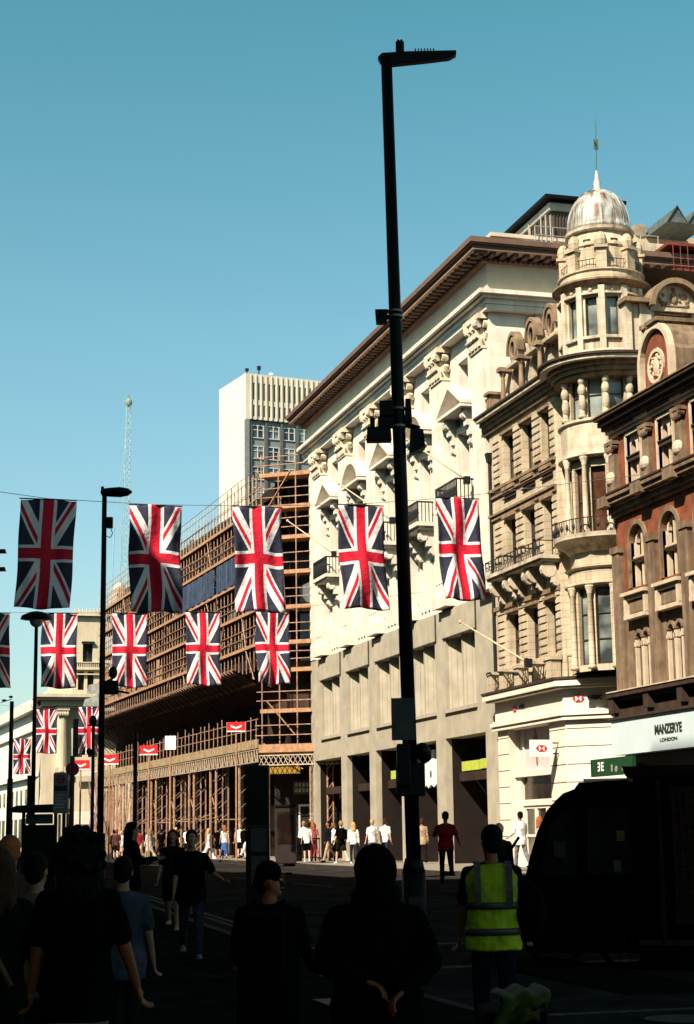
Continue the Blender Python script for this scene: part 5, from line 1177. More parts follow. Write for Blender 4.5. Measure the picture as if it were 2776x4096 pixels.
wire([(-7.9, 45, 12.2), (0, 45, 10.95), (4.6, 45, 10.47), (7.46, 45, 10.42), (10.25, 45, 10.49), (13.17, 45, 10.66), (16.0, 45, 10.97), (21.9, 45, 11.9)], 'thin cable carrying the nearest row of large flags')
wire([(-7.9, 66, 11.6), (4.7, 66, 10.1), (10, 66, 10.2), (15.6, 66, 10.4), (21.9, 66, 11.3)], 'thin cable carrying the second row of flags')
wire([(-7.9, 109, 11), (11.3, 109, 9.62), (14, 109, 9.77), (18.2, 109, 10.3)], 'thin cable carrying the two distant flags')
# ------------------------------------------------------------------ lamp posts
def post(x, y, zb, pts, label, grp='black lamp posts along the kerb'):
    return empty('street_lamp', (x, y, zb), -TH, label, 'street lamp', grp)
t = post(5.74, 17.8, .12, None, 'tall near black lamp post with flat lamp arm, cameras and sign plate')
b = MB(); b.tube((.02, 0, 0), (.0, 0, 1.15), .125, n=16).tube((.0, 0, 1.15), (-.0, 0, 1.3), .125, .09, 16).tube((.0, 0, 1.3), (-.13, 0, 10.4), .079, .064, 16); b.build('pole', blackp, t, True)
b = MB()                                           # flat aerofoil arm and lantern
pl = [(-.21, 9.98), (-.12, 9.9), (.0, 9.93), (.62, 9.98), (.66, 10.06), (.64, 10.12), (.0, 10.13), (-.2, 10.09), (-.23, 10.05)]
pl = [(-.23, 10.06), (-.2, 10.0), (-.12, 9.96), (.3, 10.0), (.6, 10.035), (.68, 10.08), (.68, 10.13), (.1, 10.125), (-.18, 10.11)]; pl = [(x, z + .34) for x, z in pl]
b.prism(pl, -.05, .05)
for k in range(7): b.box(.2 + k * .035, .215 + k * .035, -.06, .06, 10.48, 10.495)
b.build('lantern', blackp, t, False, bevel=.012)
MB().tube((.03, 0, 10.47), (.03, 0, 10.6), .05, n=10).tube((.01, 0, 10.6), (.01, 0, 10.63), .012).tube((.05, 0, 10.6), (.05, 0, 10.63), .012).build('photocell', blackp, t)
cl = mat('steel_clamp', (.16, .12, .11), .35, .3, 6, metal=.7)
for z in (7.27, 7.33, 6.2, 6.0): x = -.13 * (z - 1.3) / 8.8; MB().tube((x, 0, z), (x, 0, z + .025), .088, n=14).build('band_clamp', cl, t)
MB().box(-.33, -.15, -.07, .07, 7.2, 7.36, .02, .03).tube((-.2, 0, 7.28), (-.05, 0, 7.28), .03).build('camera', blackp, t)
b = MB(); b.box(-.43, -.15, -.08, .08, 5.84, 6.0, .01).box(-.3, -.1, -.05, .05, 6.0, 6.12).box(-.28, -.12, -.07, .07, 6.12, 6.3).tube((-.36, 0, 6.0), (-.36, 0, 6.12), .03); b.build('camera', blackp, t, bevel=.01)
b = MB(); b.tube((-.05, 0, 6.05), (.16, -.03, 5.98), .03).prism([(.04, 5.68), (.22, 5.76), (.2, 5.96), (.06, 5.98)], -.09, .09).box(.0, .08, -.06, .06, 6.05, 6.32, .01); b.build('floodlight', blackp, t)
MB().box(-.21, .04, -.12, -.1, 2.54, 2.99).build('sign_plate', mat('dark_grey_plate', (.05, .046, .042), .6, .3, 6), t)
b = MB(); b.box(-.16, -.02, -.2, .05, 2.05, 2.5).ell((.12, 0, 2.42), (.085, .085, .1), 12, 8).box(-.17, .14, -.08, .08, 1.95, 2.3); b.build('signal_box', blackp, t, bevel=.015)
MB().box(-.06, .08, -.14, -.11, .3, .9).build('access_door', iron, t)
t = post(4.29, 31.7, gh(31.7) + .12, None, 'tall black lamp post with a teardrop head beside the shaded flag')
b = MB(); b.tube((0, 0, 0), (0, 0, 1.4), .095, n=12).tube((0, 0, 1.4), (.0, 0, 7.7), .062, .045, 12); b.build('pole', blackp, t, True)
b = MB(); b.M = Matrix.Translation((.19, 0, 7.68)) @ Matrix.Rotation(R(90), 4, 'Y') @ Matrix.Scale(.55, 4, (1, 0, 0))
b.lathe([(.01, -.27), (.12, -.24), (.15, -.1), (.17, .1), (.13, .24), (.05, .31), (.01, .33)], (0, 0, 0), 16); b.build('lantern', blackp, t, True)
MB().tube((-.04, 0, 7.7), (-.04, 0, 7.79), .03).build('photocell', blackp, t)
MB().box(.05, .16, -.06, .06, 7.0, 7.2).build('control_box', blackp, t)
MB().path([(.12, 0, 7.0), (.16, 0, 6.9), (.12, 0, 6.82), (.05, 0, 6.84)], .008, 4).build('cable_loop', blackp, t)
MB().box(.06, .3, -.05, .05, 3.9, 4.15).ell((.2, 0, 4.3), (.08, .08, .12)).tube((.05, 0, 4.0), (.5, 0, 3.92), .02).build('bracket_camera', blackp, t)
t = post(4.81, 49.57, .52, None, 'black lamp post with a round mushroom head and frosted bowl')
MB().tube((0, 0, 0), (0, 0, 1.6), .1, n=12).tube((0, 0, 1.6), (0, 0, 7.45), .065, .05, 12).build('pole', blackp, t, True)
MB().lathe([(.05, 7.3), (.46, 7.32), (.42, 7.42), (.2, 7.52), (.04, 7.55)], (0, 0, 0), 20).build('lamp_hood', blackp, t, True)
MB().ell((0, 0, 7.28), (.2, .2, .2), 14, 8).build('lamp_bowl', mat('frosted_bowl', (.35, .4, .4), .3, .1, 4), t, True)
MB().box(-.15, .0, -.1, .1, 1.6, 2.9).build('feeder_box', blackp, t)
t = post(6.66, 79.2, .52, None, 'farthest black lamp post with a twin armed top at the left edge')
MB().tube((0, 0, 0), (0, 0, 3.8), .16, .13, 12).tube((0, 0, 3.8), (0, 0, 7.25), .1, .09, 12).build('pole', blackp, t, True)
MB().tube((-.5, 0, 7.2), (0, 0, 7.35), .02, n=5).ell((-.35, 0, 7.3), (.12, .06, .05), 8, 5).ell((-.05, 0, 7.45), (.1, .06, .06), 8, 5).build('twin_lamp', blackp, t)
# slim dark poles
def slim(x, y, h, r, label, extra=None):
    t = empty('slim_pole', (x, y, gh(y) + .0), -TH, label, 'pole', 'slim dark poles on the road edge')
    MB().tube((0, 0, 0), (0, 0, h), r, n=10).build('pole', blackp, t, True)
    if extra: extra(t)
slim(6.95, 44.81, 3.95, .055, 'slim bare dark pole standing before the scaffold gantry')
def ex(t):
    b = MB(); b.ell((-.02, 0, 5.25), (.14, .1, .2), 8, 6).tube((-.2, 0, 5.1), (.3, 0, 5.1), .03, n=5).ell((.32, 0, 5.2), (.12, .1, .2), 8, 6).ell((-.14, 0, 4.2), (.1, .08, .12)); b.build('traffic_camera', blackp, t)
slim(7.86, 60.14, 5.2, .06, 'slim dark pole with a traffic camera beside the tall left lamp post', ex)
# ------------------------------------------------------------------ red site signs on posts
def chev(x, y, z, label, w_=.86, h_=.46):
    t = empty('notice_sign', (x, y, gh(y) + .12), -TH, label, 'sign', 'red signs with a white chevron'); z -= gh(y) + .12
    MB().tube((0, .05, 0), (0, .05, z), .04, n=8).build('post', board, t)
    MB().box(-w_ / 2, w_ / 2, -.02, .02, z - h_ / 2, z + h_ / 2).build('sign_board', red, t)
    b = MB(); b.prism([(-w_ * .3, z + h_ * .2), (-w_ * .3, z + h_ * .02), (0, z - h_ * .22), (w_ * .3, z + h_ * .02), (w_ * .3, z + h_ * .2), (0, z - h_ * .02)], -.028, -.0205)
    b.box(-w_ / 2, w_ / 2, -.026, -.0205, z - h_ / 2, z - h_ * .38).build('chevron', white_s, t)
chev(17.2, 80.2, 6.72, 'red chevron sign nearest the scaffold corner')
chev(13.35, 82, 5.72, 'red chevron sign hung midway along the gantry')
chev(11.5, 82, 5.28, 'red chevron sign just right of the tall left lamp post')
chev(10.2, 82.5, 5.05, 'red chevron sign on a pale post before the giant column')
t = empty('notice_sign', (14.3, 81.5, .52), -TH, 'small blank white sign above the scaffold gantry', 'sign')
MB().tube((0, .05, 0), (0, .05, 5.5), .04, n=8).build('post', board, t); MB().box(-.26, .26, -.02, .02, 5.2, 5.85).build('sign_board', white_s, t)
# ------------------------------------------------------------------ bus stop, shelter, bus
BS = empty('bus_stop', (4.07, 34.2, gh(34.2) + .12), -TH, 'bus stop post with a round disc and a ringed symbol on its grey flag panel', 'bus stop')
zo = -(gh(34.2) + .12)
MB().tube((0, 0, 0), (0, 0, 2.85), .045, n=10).build('pole', dark_trim, BS, True)
dr = mat('shaded_red', (.22, .02, .03), .5, .2, 5)
MB().ring((0, 3.0 + zo), .0, .13, -.04, .04, 0, 2 * math.pi, 24).build('disc', dr, BS)
MB().box(-.36, -.08, -.03, .03, 2.15 + zo, 2.92 + zo).build('flag_panel', mat('grey_panel', (.13, .12, .12), .6, .3, 6), BS)
MB().ring((-.22, 2.8 + zo), .05, .085, -.042, -.031, 0, 2 * math.pi, 24).box(-.33, -.11, -.045, -.031, 2.785 + zo, 2.815 + zo).build('roundel', dr, BS)
MB().box(-.35, -.09, -.034, -.03, 2.58 + zo, 2.68 + zo).build('dark_band', iron, BS)
b = MB()
for k in range(5): b.box(-.33, -.16 + .03 * (k % 3), -.034, -.03, 2.25 + k * .06 + zo, 2.275 + k * .06 + zo)
b.build('route_tiles', mat('pale_tiles', (.28, .26, .26), .6, .3, 8), BS)
SH = empty('bus_shelter', (3.5, 38.4, gh(38.4) + .12), -TH, 'dark bus shelter with a low curved roof and a teal glass panel', 'bus shelter')
b = MB(); b.box(-.12, .95, -.9, .5, 1.74, 1.8); b.prism([(-.14, 1.8), (.98, 1.8), (.8, 1.9), (.05, 1.88)], -.9, .5); b.build('roof', blackp, SH)
b = MB()
for x in (-.02, .68, .86): b.tube((x, .3, 0), (x, .3, 1.75), .04, n=8)
b.build('frame', blackp, SH)
MB().box(.03, .62, .28, .3, 1.5, 1.71).build('glass_panel', mat('teal_glass', (.06, .16, .18), .15, .3, 3), SH)
MB().box(-.05, .64, .3, .33, 0, 1.48).build('back_panel', blackp, SH)
MB().box(.74, .79, .28, .32, 1.0, 1.7).build('lit_gap', mat('lit_gap_white', (.6, .58, .52), .5), SH)  # white strip painted for the lit gap beside the shelter
RB = empty('double_decker_bus', (7.0, 108, .4), 0, 'red double decker bus cut off by the left edge of the photo', 'bus')
b = MB(); b.box(-1.25, 1.25, 0, 10, .35, 4.3); b.build('body', mat('bus_red', (.55, .012, .015), .35, .1, 2), RB, bevel=.18)
MB().box(-1.1, 1.1, -.02, .02, 2.9, 3.9).box(-1.1, 1.1, -.02, .02, 1.2, 2.2).build('window', gl_dark, RB)
for x in (-.95, .95):
    for y in (1.8, 8): MB().tube((x - .14, y, .5), (x + .14, y, .5), .5, n=18).build('wheel', blackp, RB)
for x in (-.95, .95): MB().box(x - .12, x + .12, -.04, 0, .7, .95).build('tail_light', mat('tail_light', (.5, .01, .01), .4, emit=((1, .05, .02), 1.0)), RB)
# ------------------------------------------------------------------ dark information pillar, far kiosk, bin, barrier
TP = empty('information_pillar', (6.66, 29.3, gh(29.3)), -TH, 'tall dark information pillar with two dim grey panels behind the person in a cap', 'pillar')
MB().box(-.2, .2, -.12, .12, 0, 2.68).build('body', blackp, TP, bevel=.01)
pd_ = mat('dim_panel', (.035, .034, .03), .6, .5, 5)
MB().box(-.11, .16, -.13, -.12, 1.22, 1.62).build('map_panel', pd_, TP); MB().box(-.11, .16, -.13, -.12, .7, 1.15).build('map_panel', pd_, TP)
MB().box(-.2, .2, -.121, -.119, 1.64, 1.66).build('seam', iron, TP)
KS = empty('phone_kiosk', (17.3, 70.5, .52), -TH, 'dark slim phone kiosk on the far pavement left of the group of shoppers', 'kiosk')
MB().box(-.5, .35, -.4, .4, 0, 2.3).build('body', mat('kiosk_brown', (.02, .014, .011), .6, .3, 3), KS, bevel=.03)
MB().box(-.42, .27, -.42, -.4, .8, 2.1).build('panel', gl_brown, KS)
MB().box(-.55, .4, -.45, .45, 2.3, 2.38).build('roof', blackp, KS)
LBN = empty('litter_bin', (19.0, 76, .52), -TH, 'black litter bin with a flared lid beside the shoppers at the hoarding', 'bin')
MB().lathe([(.26, 0), (.3, .05), (.3, .85), (.34, .88), (.34, .95), (.1, 1.05)], (0, 0, 0), 14).build('body', blackp, LBN)
MB().ring((0, .9), .16, .2, -.36, -.3, 0, 6.28, 14).build('opening', iron, LBN)
BR = empty('pedestrian_barrier', (19.4, 74.6, .52), -TH, 'low black barrier in front of the shoppers at the hoarding', 'barrier')
b = MB(); b.box(-.95, .35, -.03, .03, .95, 1.02).box(-.95, .35, -.03, .03, .15, .2)
for k in range(9): b.tube((-.92 + k * .155, 0, 0), (-.92 + k * .155, 0, .98), .018, n=5)
b.build('frame', blackp, BR)
# ------------------------------------------------------------------ black van
VN = empty('pedicab', (8.41, 20.43, 0), 0, 'black pedicab with a tall rounded hood in deep shade at the lower right', 'pedicab')
VN.rotation_euler.z = R(-23)
prof = [(-.36, .2), (-.42, .6), (-.39, .95), (-.29, 1.35), (-.18, 1.68), (-.05, 1.94), (.06, 2.06), (.16, 2.15), (.3, 2.2), (.36, 2.28), (.9, 2.3), (1.12, 2.26), (1.2, 2.1), (1.22, .2)]
n = len(prof); b = MB(); W_ = 1.25; prs = []
for y, ins in ((0, .05), (.08, 0), (W_ - .08, 0), (W_, .05)): prs.append([(x + (ins if x < .5 else -ins), y, z - (ins if z > 2 else 0)) for x, z in prof])
fs = [(j * n + i, j * n + (i + 1) % n, (j + 1) * n + (i + 1) % n, (j + 1) * n + i) for j in range(3) for i in range(n)] + [tuple(range(n - 1, -1, -1)), tuple(3 * n + i for i in range(n))]
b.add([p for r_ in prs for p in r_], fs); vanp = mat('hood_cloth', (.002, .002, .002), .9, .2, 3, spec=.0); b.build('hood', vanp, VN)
vgl = mat('hood_window', (.012, .013, .009), .9, .9, 2.5, spec=.0)  # strong tone variation paints faint reflections onto the panes
MB().prism([(-.16, 1.15), (.3, 1.15), (.3, 1.95), (.14, 1.95), (-.02, 1.75)], -.012, 0).build('window', vgl, VN)
MB().prism([(.42, 1.15), (1.05, 1.15), (1.05, 1.95), (.42, 1.95)], -.012, 0).build('window', vgl, VN)
b = MB()
for x in (-.2, .36, 1.12): b.box(x, x + .03, -.02, 0, .6 if x > 0 else 1.0, 2.1 if x > 0 else 1.5)
b.box(-.38, 1.2, -.02, 0, 1.06, 1.1).build('hood_rib', vanp, VN)
MB().box(.02, .16, -.2, -.08, 1.36, 1.56).tube((.1, -.12, 1.4), (.16, .0, 1.3), .02).build('mirror', mat('mirror_grey', (.03, .03, .022), .6, .2, 4, spec=.05), VN, bevel=.03)
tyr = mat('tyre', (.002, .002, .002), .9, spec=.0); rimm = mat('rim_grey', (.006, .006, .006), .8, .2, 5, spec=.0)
for x in (.0, .85):
    w_ = MB().ring((x, .34), .28, .34, -.06, -.0, 0, 2 * math.pi, 28).build('wheel', tyr, VN)
    b = MB()
    for k in range(10): a_ = k * math.pi / 5; b.tube((x, -.03, .34), (x + .29 * math.cos(a_), -.03, .34 + .29 * math.sin(a_)), .006, n=4)
    b.tube((x, -.06, .34), (x, 0, .34), .035, n=10); b.build('spokes', rimm, w_)
MB().box(.42, .98, .05, .4, 2.3, 2.325).build('roof_highlight', mat('highlight_white', (.8, .8, .8), .3), VN)  # white strip paints the highlight on top of the hood
MB().box(.8, .9, -.03, -.012, 1.55, 1.68).build('amber_reflection', mat('amber', (.09, .05, .003), .6), VN)  # small amber patch, a reflection painted over the window
MB().box(.75, .84, -.02, -.011, 1.18, 1.32).build('pale_reflection', mat('dim_reflection', (.05, .045, .03), .8), VN)  # dim pale patch, another reflection painted over the window

KB = empty('kiosk', (9.3, 19.9, 0), R(-30), 'black street kiosk with a dim brown lattice shutter at the right edge of the photo', 'kiosk')
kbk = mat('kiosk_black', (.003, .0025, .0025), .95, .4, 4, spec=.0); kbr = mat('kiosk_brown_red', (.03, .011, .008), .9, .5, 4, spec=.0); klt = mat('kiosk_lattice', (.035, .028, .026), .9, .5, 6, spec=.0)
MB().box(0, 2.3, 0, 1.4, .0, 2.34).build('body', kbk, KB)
MB().box(-.12, 2.4, -.14, 1.5, 2.34, 2.46, .0, .04).build('roof', kbr, KB)
MB().box(.45, 1.5, -.01, 0, .55, 2.2).build('shutter', kbr, KB)
b = MB()
for k in range(12): b.box(.47 + k * .088, .48 + k * .088, -.025, -.01, .55, 2.2)
for k in range(19): b.box(.45, 1.5, -.02, -.008, .57 + k * .09, .58 + k * .09)
b.build('lattice', klt, KB)
for x in (.3, 1.56, 2.1): MB().tube((x, -.04, .3), (x, -.04, 2.3), .035, n=8).build('post', kbr, KB)
MB().box(0, 2.3, -.06, 0, .3, .36).build('sill', klt, KB)
TA = empty('street_lamp', (1.28, 30.9, gh(30.6) + .12), -TH, 'pair of dark horizontal lamp arms entering at the left edge beside the shaded flag', 'street lamp')
MB().tube((0, 0, 0), (0, 0, 6.6), .07, n=10).build('pole', blackp, TA)
for z in (6.02, 6.34): MB().tube((0, 0, z), (.9, 0, z), .035, n=8).box(.2, 1.18, -.05, .05, z - .03, z + .04, .02).build('arm', blackp, TA)
MB().box(.25, .42, -.04, .04, 6.06, 6.3).build('red_panel', dr, TA)
pm_ = mat('road_patch', (.012, .011, .010), 1., .4, 6, .4, 50, spec=.0); im_ = mat('cast_iron_cover', (.02, .018, .017), .6, .5, 12, .5, 60, metal=.4)
for i, (x, y, w_, l_) in enumerate(((3.6, 15, 1.3, 2.2), (7.8, 17, 1.2, 5), (9.5, 12.5, 2.2, 1.1), (12.6, 35, 1.2, 6), (4.2, 21.5, 1.1, 1.6))):
    b = MB(); z0, z1 = gh(y) + .028 if x < 5.7 else gh(y) + .008, gh(y + l_) + (.028 if x < 5.7 else .008)
    b.add([(x, y, z0), (x + w_, y, z0), (x + w_, y + l_, z1), (x, y + l_, z1)], [(0, 1, 2, 3)]); tag(b.build('road_patch', pm_), kind='structure')
for i, (x, y, lb) in enumerate(((4.9, 17.2, 'square iron cover in the dark footway'), (7.2, 14.6, 'round iron manhole cover in the near road'), (13.2, 41.0, 'round iron manhole cover near the sunlit road edge'))):
    b = MB(); z = gh(y) + (.03 if x < 5.7 else .012)
    b.box(-.35, .35, -.35, .35, 0, .006) if i == 0 else b.tube((0, 0, 0), (0, 0, .006), .34, n=20)
    tag(b.build('manhole_cover', im_, None, False, (x, y, z)), lb, 'manhole cover')
# ------------------------------------------------------------------ people
def cmat(name, col, rough=.95, var=.45): return mat('cloth_' + name, col, rough, var, 7, 1., 14, spec=.03)
skin_m = mat('skin', (.30, .13, .07), .6, .1, 8, .1, 40); skin_d = mat('skin_deep', (.22, .06, .02), .55, .1, 8, .1, 40); skin_p = mat('skin_pale', (.62, .38, .28), .6, .1, 8)
eye_m = mat('eye_white', (.7, .68, .64), .3); lip_m = mat('lips', (.35, .09, .07), .5)
CL_ = dict(black=(.002, .002, .002), dark=(.010, .008, .008), navy=(.005, .007, .014), jeans=(.018, .024, .036), pale=(.62, .60, .56), white=(.78, .76, .72), khaki=(.14, .09, .045), pink=(.40, .10, .11), maroon=(.22, .02, .03),
           red=(.22, .008, .012), denim=(.045, .05, .062), blue=(.05, .12, .32), tan=(.42, .30, .19), rose=(.09, .035, .03), grey=(.16, .16, .17), green=(.30, .38, .05), lightgrey=(.11, .11, .12), olive=(.08, .08, .05), hivis=(.40, .48, .02))
HAIR = dict(black=(.003, .0025, .002), brown=(.05, .022, .01), blonde=(.50, .30, .12), ginger=(.30, .09, .03), fair=(.32, .2, .1))
def CM(n): return cmat(n, CL_[n])
def HM(n): return mat('hair_' + n, HAIR[n], .8, .35, 14, .8, 34, zstretch=.15, spec=.08)
def blob(name, mb, m, parent, vox, smooth=2, disp=0.):
    """one closed, continuous surface grown from the overlapping volumes in mb"""
    o = mb.build(name, m, parent, True)
    r = o.modifiers.new('remesh', 'REMESH'); r.mode = 'VOXEL'; r.voxel_size = vox; r.use_smooth_shade = True
    if smooth: s_ = o.modifiers.new('smooth', 'SMOOTH'); s_.iterations = smooth; s_.factor = .6
    if disp:
        tx = bpy.data.textures.get('folds') or bpy.data.textures.new('folds', 'CLOUDS'); tx.noise_scale = .14
        d_ = o.modifiers.new('folds', 'DISPLACE'); d_.texture = tx; d_.strength = disp; d_.mid_level = .5
    bake(o)
    for x in ([m]): 
        if not o.data.materials: o.data.materials.append(x)
    return o
def limb(b, pts, rad, n=10):
    """tapered limb through the joints, with a ball at each joint"""
    for (p, q), (r0_, r1_) in zip(zip(pts[:-1], pts[1:]), zip(rad[:-1], rad[1:])): b.tube(p, q, r0_, r1_, n)
    for p, r_ in zip(pts, rad): b.ell(tuple(p), (r_, r_, r_), n, 7)
def person(x, y, h, face, label, group=None, zg=None, top='black', sleeve='long', bottom='dark', kind='trousers', hair='black', style='short', skin=None, stride=.2,
           arms=((.1, .12, .25), (-.1, .12, .25)), detail=1, bulk=1., head_turn=0., shoe='black', extra=None, lean=0., hand_join=None, features=False, knee=.15):
    """face: heading in degrees, 0 looks along the street away from the camera's side; arms: (forward, outward, elbow bend) left then right"""
    sk = skin or skin_m; k = h / 1.75; zg = gh(y) if zg is None else zg
    t = empty('person', (x, y, zg), R(face), label, 'person', group)
    vox = (.022, .014, .0095)[detail] * (1.0)
    V_ = Vector
    hipz = .93
    J = {}
    for sd, sg in (('L', -1), ('R', 1)):
        a = stride * (1 if sd == 'L' else -1); kb = knee + (.35 if a < 0 else 0) * min(1, abs(a) * 2)
        hp = V_((sg * .09, 0, 0)); kn = hp + .43 * V_((sg * .02, math.sin(a), -math.cos(a))); an = kn + .42 * V_((0, math.sin(a - kb), -math.cos(a - kb)))
        J[sd] = [hp, kn, an]
    low = min(J['L'][2].z, J['R'][2].z); off = -low + .075
    for sd in J: J[sd] = [p + V_((0, 0, off)) for p in J[sd]]
    hz_ = off                                       # height of the hips
    sp = V_((0, math.sin(lean), math.cos(lean)))
    sh_c = V_((0, 0, hz_)) + .50 * sp; nk = V_((0, 0, hz_)) + .58 * sp; hd = V_((0, .012, hz_)) + .71 * sp
    A = {}
    for (sd, sg), (fwd, outw, bend) in zip((('L', -1), ('R', 1)), arms):
        s0 = sh_c + V_((sg * .175 * bulk ** .5, 0, 0))
        d = V_((sg * math.sin(outw), math.sin(fwd) * math.cos(outw), -math.cos(fwd) * math.cos(outw)))
        el = s0 + .285 * d
        ax = V_((1, 0, 0)); d2 = Quaternion(ax, bend) @ d
        if hand_join is not None:
            tgt = V_(hand_join) + V_((sg * .03, 0, 0)); d2 = (tgt - el).normalized()
        wr = el + .25 * d2; A[sd] = (s0, el, wr, d2)
    def S_(p): return tuple(V_(p) * k)
    def sl(b, pts, rad): limb(b, [V_(p) * k for p in pts], [r_ * k for r_ in rad], 10 if detail else 8)
    # body ------------------------------------------------------------
    b = MB()
    b.loft([(S_((0, 0, hz_ - .09)), .10 * k, .08 * k), (S_((0, 0, hz_)), .155 * k, .10 * k), (S_(V_((0, 0, hz_)) + .14 * sp), .13 * k, .085 * k), (S_(V_((0, 0, hz_)) + .32 * sp), .155 * k, .10 * k), (S_(V_((0, 0, hz_)) + .46 * sp), .165 * k, .09 * k), (S_(V_((0, 0, hz_)) + .53 * sp), .09 * k, .06 * k), (S_(nk), .05 * k, .05 * k)], 14)
    sl(b, [nk - .04 * sp, hd - .04 * sp], [.055, .05])
    for sd in 'LR':
        p = J[sd]; sl(b, p, [.085, .055, .04])
        an = p[2]; b.ell(S_(an + V_((0, .07, -.045))), (.04 * k, .12 * k, .035 * k), 10, 6)
        s0, el, wr, d2 = A[sd]; sl(b, [s0 - V_((0, 0, .03)), el, wr], [.036, .04, .026])
        # hand: palm, four curled fingers and a thumb
        side = V_((0, 1, 0)) - d2 * d2.y; side = side.normalized() if side.length > .2 else V_((0, 0, 1)); nrm = d2.cross(side) * (1 if sd == 'R' else -1)
        hc = wr + d2 * .05
        q = Matrix.Translation(hc * k) @ Matrix((side, nrm, d2)).transposed().to_4x4()
        pm = MB(q); pm.ell((0, 0, 0), (.042 * k, .017 * k, .055 * k), 10, 6); b.v += []
        kk = len(b.v); b.v += pm.v; b.f += [tuple(kk + i for i in f) for f in pm.f]; b.mi += pm.mi
        for fi, (o_, ln_) in enumerate(((-.03, .062), (-.01, .075), (.01, .078), (.03, .068))):
            a0 = hc + d2 * .045 + side * o_; a1 = a0 + (d2 * .8 + nrm * .45).normalized() * ln_ * .55; a2 = a1 + (d2 * .35 + nrm * .9).normalized() * ln_ * .5
            sl(b, [a0, a1, a2], [.0095, .009, .0075])
        th = hc + side * .035 - d2 * .025; sl(b, [th, th + side * .03 + d2 * .03, th + side * .03 + d2 * .058 + nrm * .01], [.012, .011, .009])
    # head: skull, jaw, nose, brow, ears
    QT = Quaternion((0, 0, 1), head_turn)
    def hp_(v): return S_(hd + QT @ V_(v))
    b.ell(hp_((0, -.012, .035)), (.077 * k, .096 * k, .098 * k), 16, 10); b.ell(hp_((0, .02, -.035)), (.056 * k, .07 * k, .075 * k), 14, 8)
    b.tube(hp_((0, .088, .03)), hp_((0, .112, -.012)), .009 * k, .016 * k, 8); b.ell(hp_((0, .068, -.082)), (.026 * k, .026 * k, .022 * k), 8, 6)
    b.ell(hp_((0, .076, .045)), (.055 * k, .018 * k, .012 * k), 8, 5)
    for sg in (-1, 1): b.ell(hp_((sg * .078, -.005, 0)), (.012 * k, .022 * k, .032 * k), 8, 6)
    body = blob('body', b, sk, t, vox, 1)
    if features:
        for sg in (-1, 1): MB().ell(hp_((sg * .03, .082, .018)), (.013 * k, .009 * k, .008 * k), 8, 6).build('eye', eye_m, body, True)
        MB().ell(hp_((0, .088, -.045)), (.022 * k, .008 * k, .007 * k), 8, 5).build('mouth', lip_m, body, True)
    # lower garment ---------------------------------------------------
    def torso_rings(z0, z1, g, flare=0., steps=6, hips=.155):
        out = []
        for i in range(steps + 1):
            v = z0 + (z1 - z0) * i / steps
            prof_ = [(-.2, .15 + flare, .11 + flare * .7), (-.05, .162 + flare, .115 + flare * .7), (.05, .158 + flare * .8, .108), (.16, .145 + flare * .5, .10), (.32, .165, .115), (.44, .175, .105), (.5, .15, .085), (.55, .085, .065)]
            for (u0, a0, c0), (u1, a1, c1) in zip(prof_[:-1], prof_[1:]):
                if u0 <= v <= u1 or (v < -.2 and u0 == -.2) or (v > .55 and u1 == .55):
                    f_ = min(1, max(0, (v - u0) / (u1 - u0))); rx = a0 + (a1 - a0) * f_; ry = c0 + (c1 - c0) * f_; break
            c_ = V_((0, 0, hz_)) + v * sp; out.append((S_(c_), (rx * bulk + g) * k, (ry * bulk + g) * k))
        return out
    bm_ = CM(bottom) if isinstance(bottom, str) else bottom
    if kind in ('trousers', 'shorts', 'wide'):
        b = MB(); b.loft(torso_rings(-.1, .1, .005), 14)
        for sd in 'LR':
            p = J[sd]
            if kind == 'shorts': sl(b, [p[0], p[0].lerp(p[1], .8)], [.105, .095])
            elif kind == 'wide': sl(b, [p[0], p[1], p[2] + V_((0, 0, .02))], [.1, .095, .115])
            else: sl(b, [p[0], p[1], p[2] + V_((0, 0, .02))], [.1, .068, .056])
        blob('trousers' if kind != 'shorts' else 'shorts', b, bm_, t, vox * 1.1, 2, .018)
    elif kind in ('skirt', 'dress', 'longskirt'):
        b = MB(); zl = {'skirt': -.42, 'dress': -.45, 'longskirt': -.78}[kind]
        b.loft([(S_((0, 0, hz_ + zl)), .235 * k, .2 * k), (S_((0, 0, hz_ + zl * .5)), .2 * k, .16 * k), (S_((0, 0, hz_)), .168 * k, .125 * k), (S_(V_((0, 0, hz_)) + .14 * sp), .14 * k, .1 * k)], 16)
        if kind != 'dress': blob('skirt', b, bm_, t, vox * 1.1, 2, .02)
        else: blob('dress', b, CM(top), t, vox * 1.1, 2, .02)
    if kind in ('skirt', 'shorts', 'dress'): pass
    # shoes
    for sd in 'LR':
        an = J[sd][2]; b = MB(); b.ell(S_(an + V_((0, .055, -.045))), (.048 * k, .135 * k, .04 * k), 10, 6).ell(S_(an + V_((0, -.01, -.015))), (.045 * k, .055 * k, .045 * k), 8, 6)
        lo = S_(an + V_((0, .05, -.075))); b.box(lo[0] - .045 * k, lo[0] + .045 * k, lo[1] - .12 * k, lo[1] + .13 * k, lo[2], lo[2] + .025 * k)
        blob('shoe', b, CM(shoe), t, vox, 1)
    # top -------------------------------------------------------------
    long_top = {'coat': -.42, 'long': -.18}.get(sleeve.split('+')[-1] if '+' in sleeve else '', -.1)
    sv = sleeve.split('+')[0]
    b = MB(); b.loft(torso_rings(long_top, .55, .014, .02 if long_top < -.15 else .006, 9), 16)
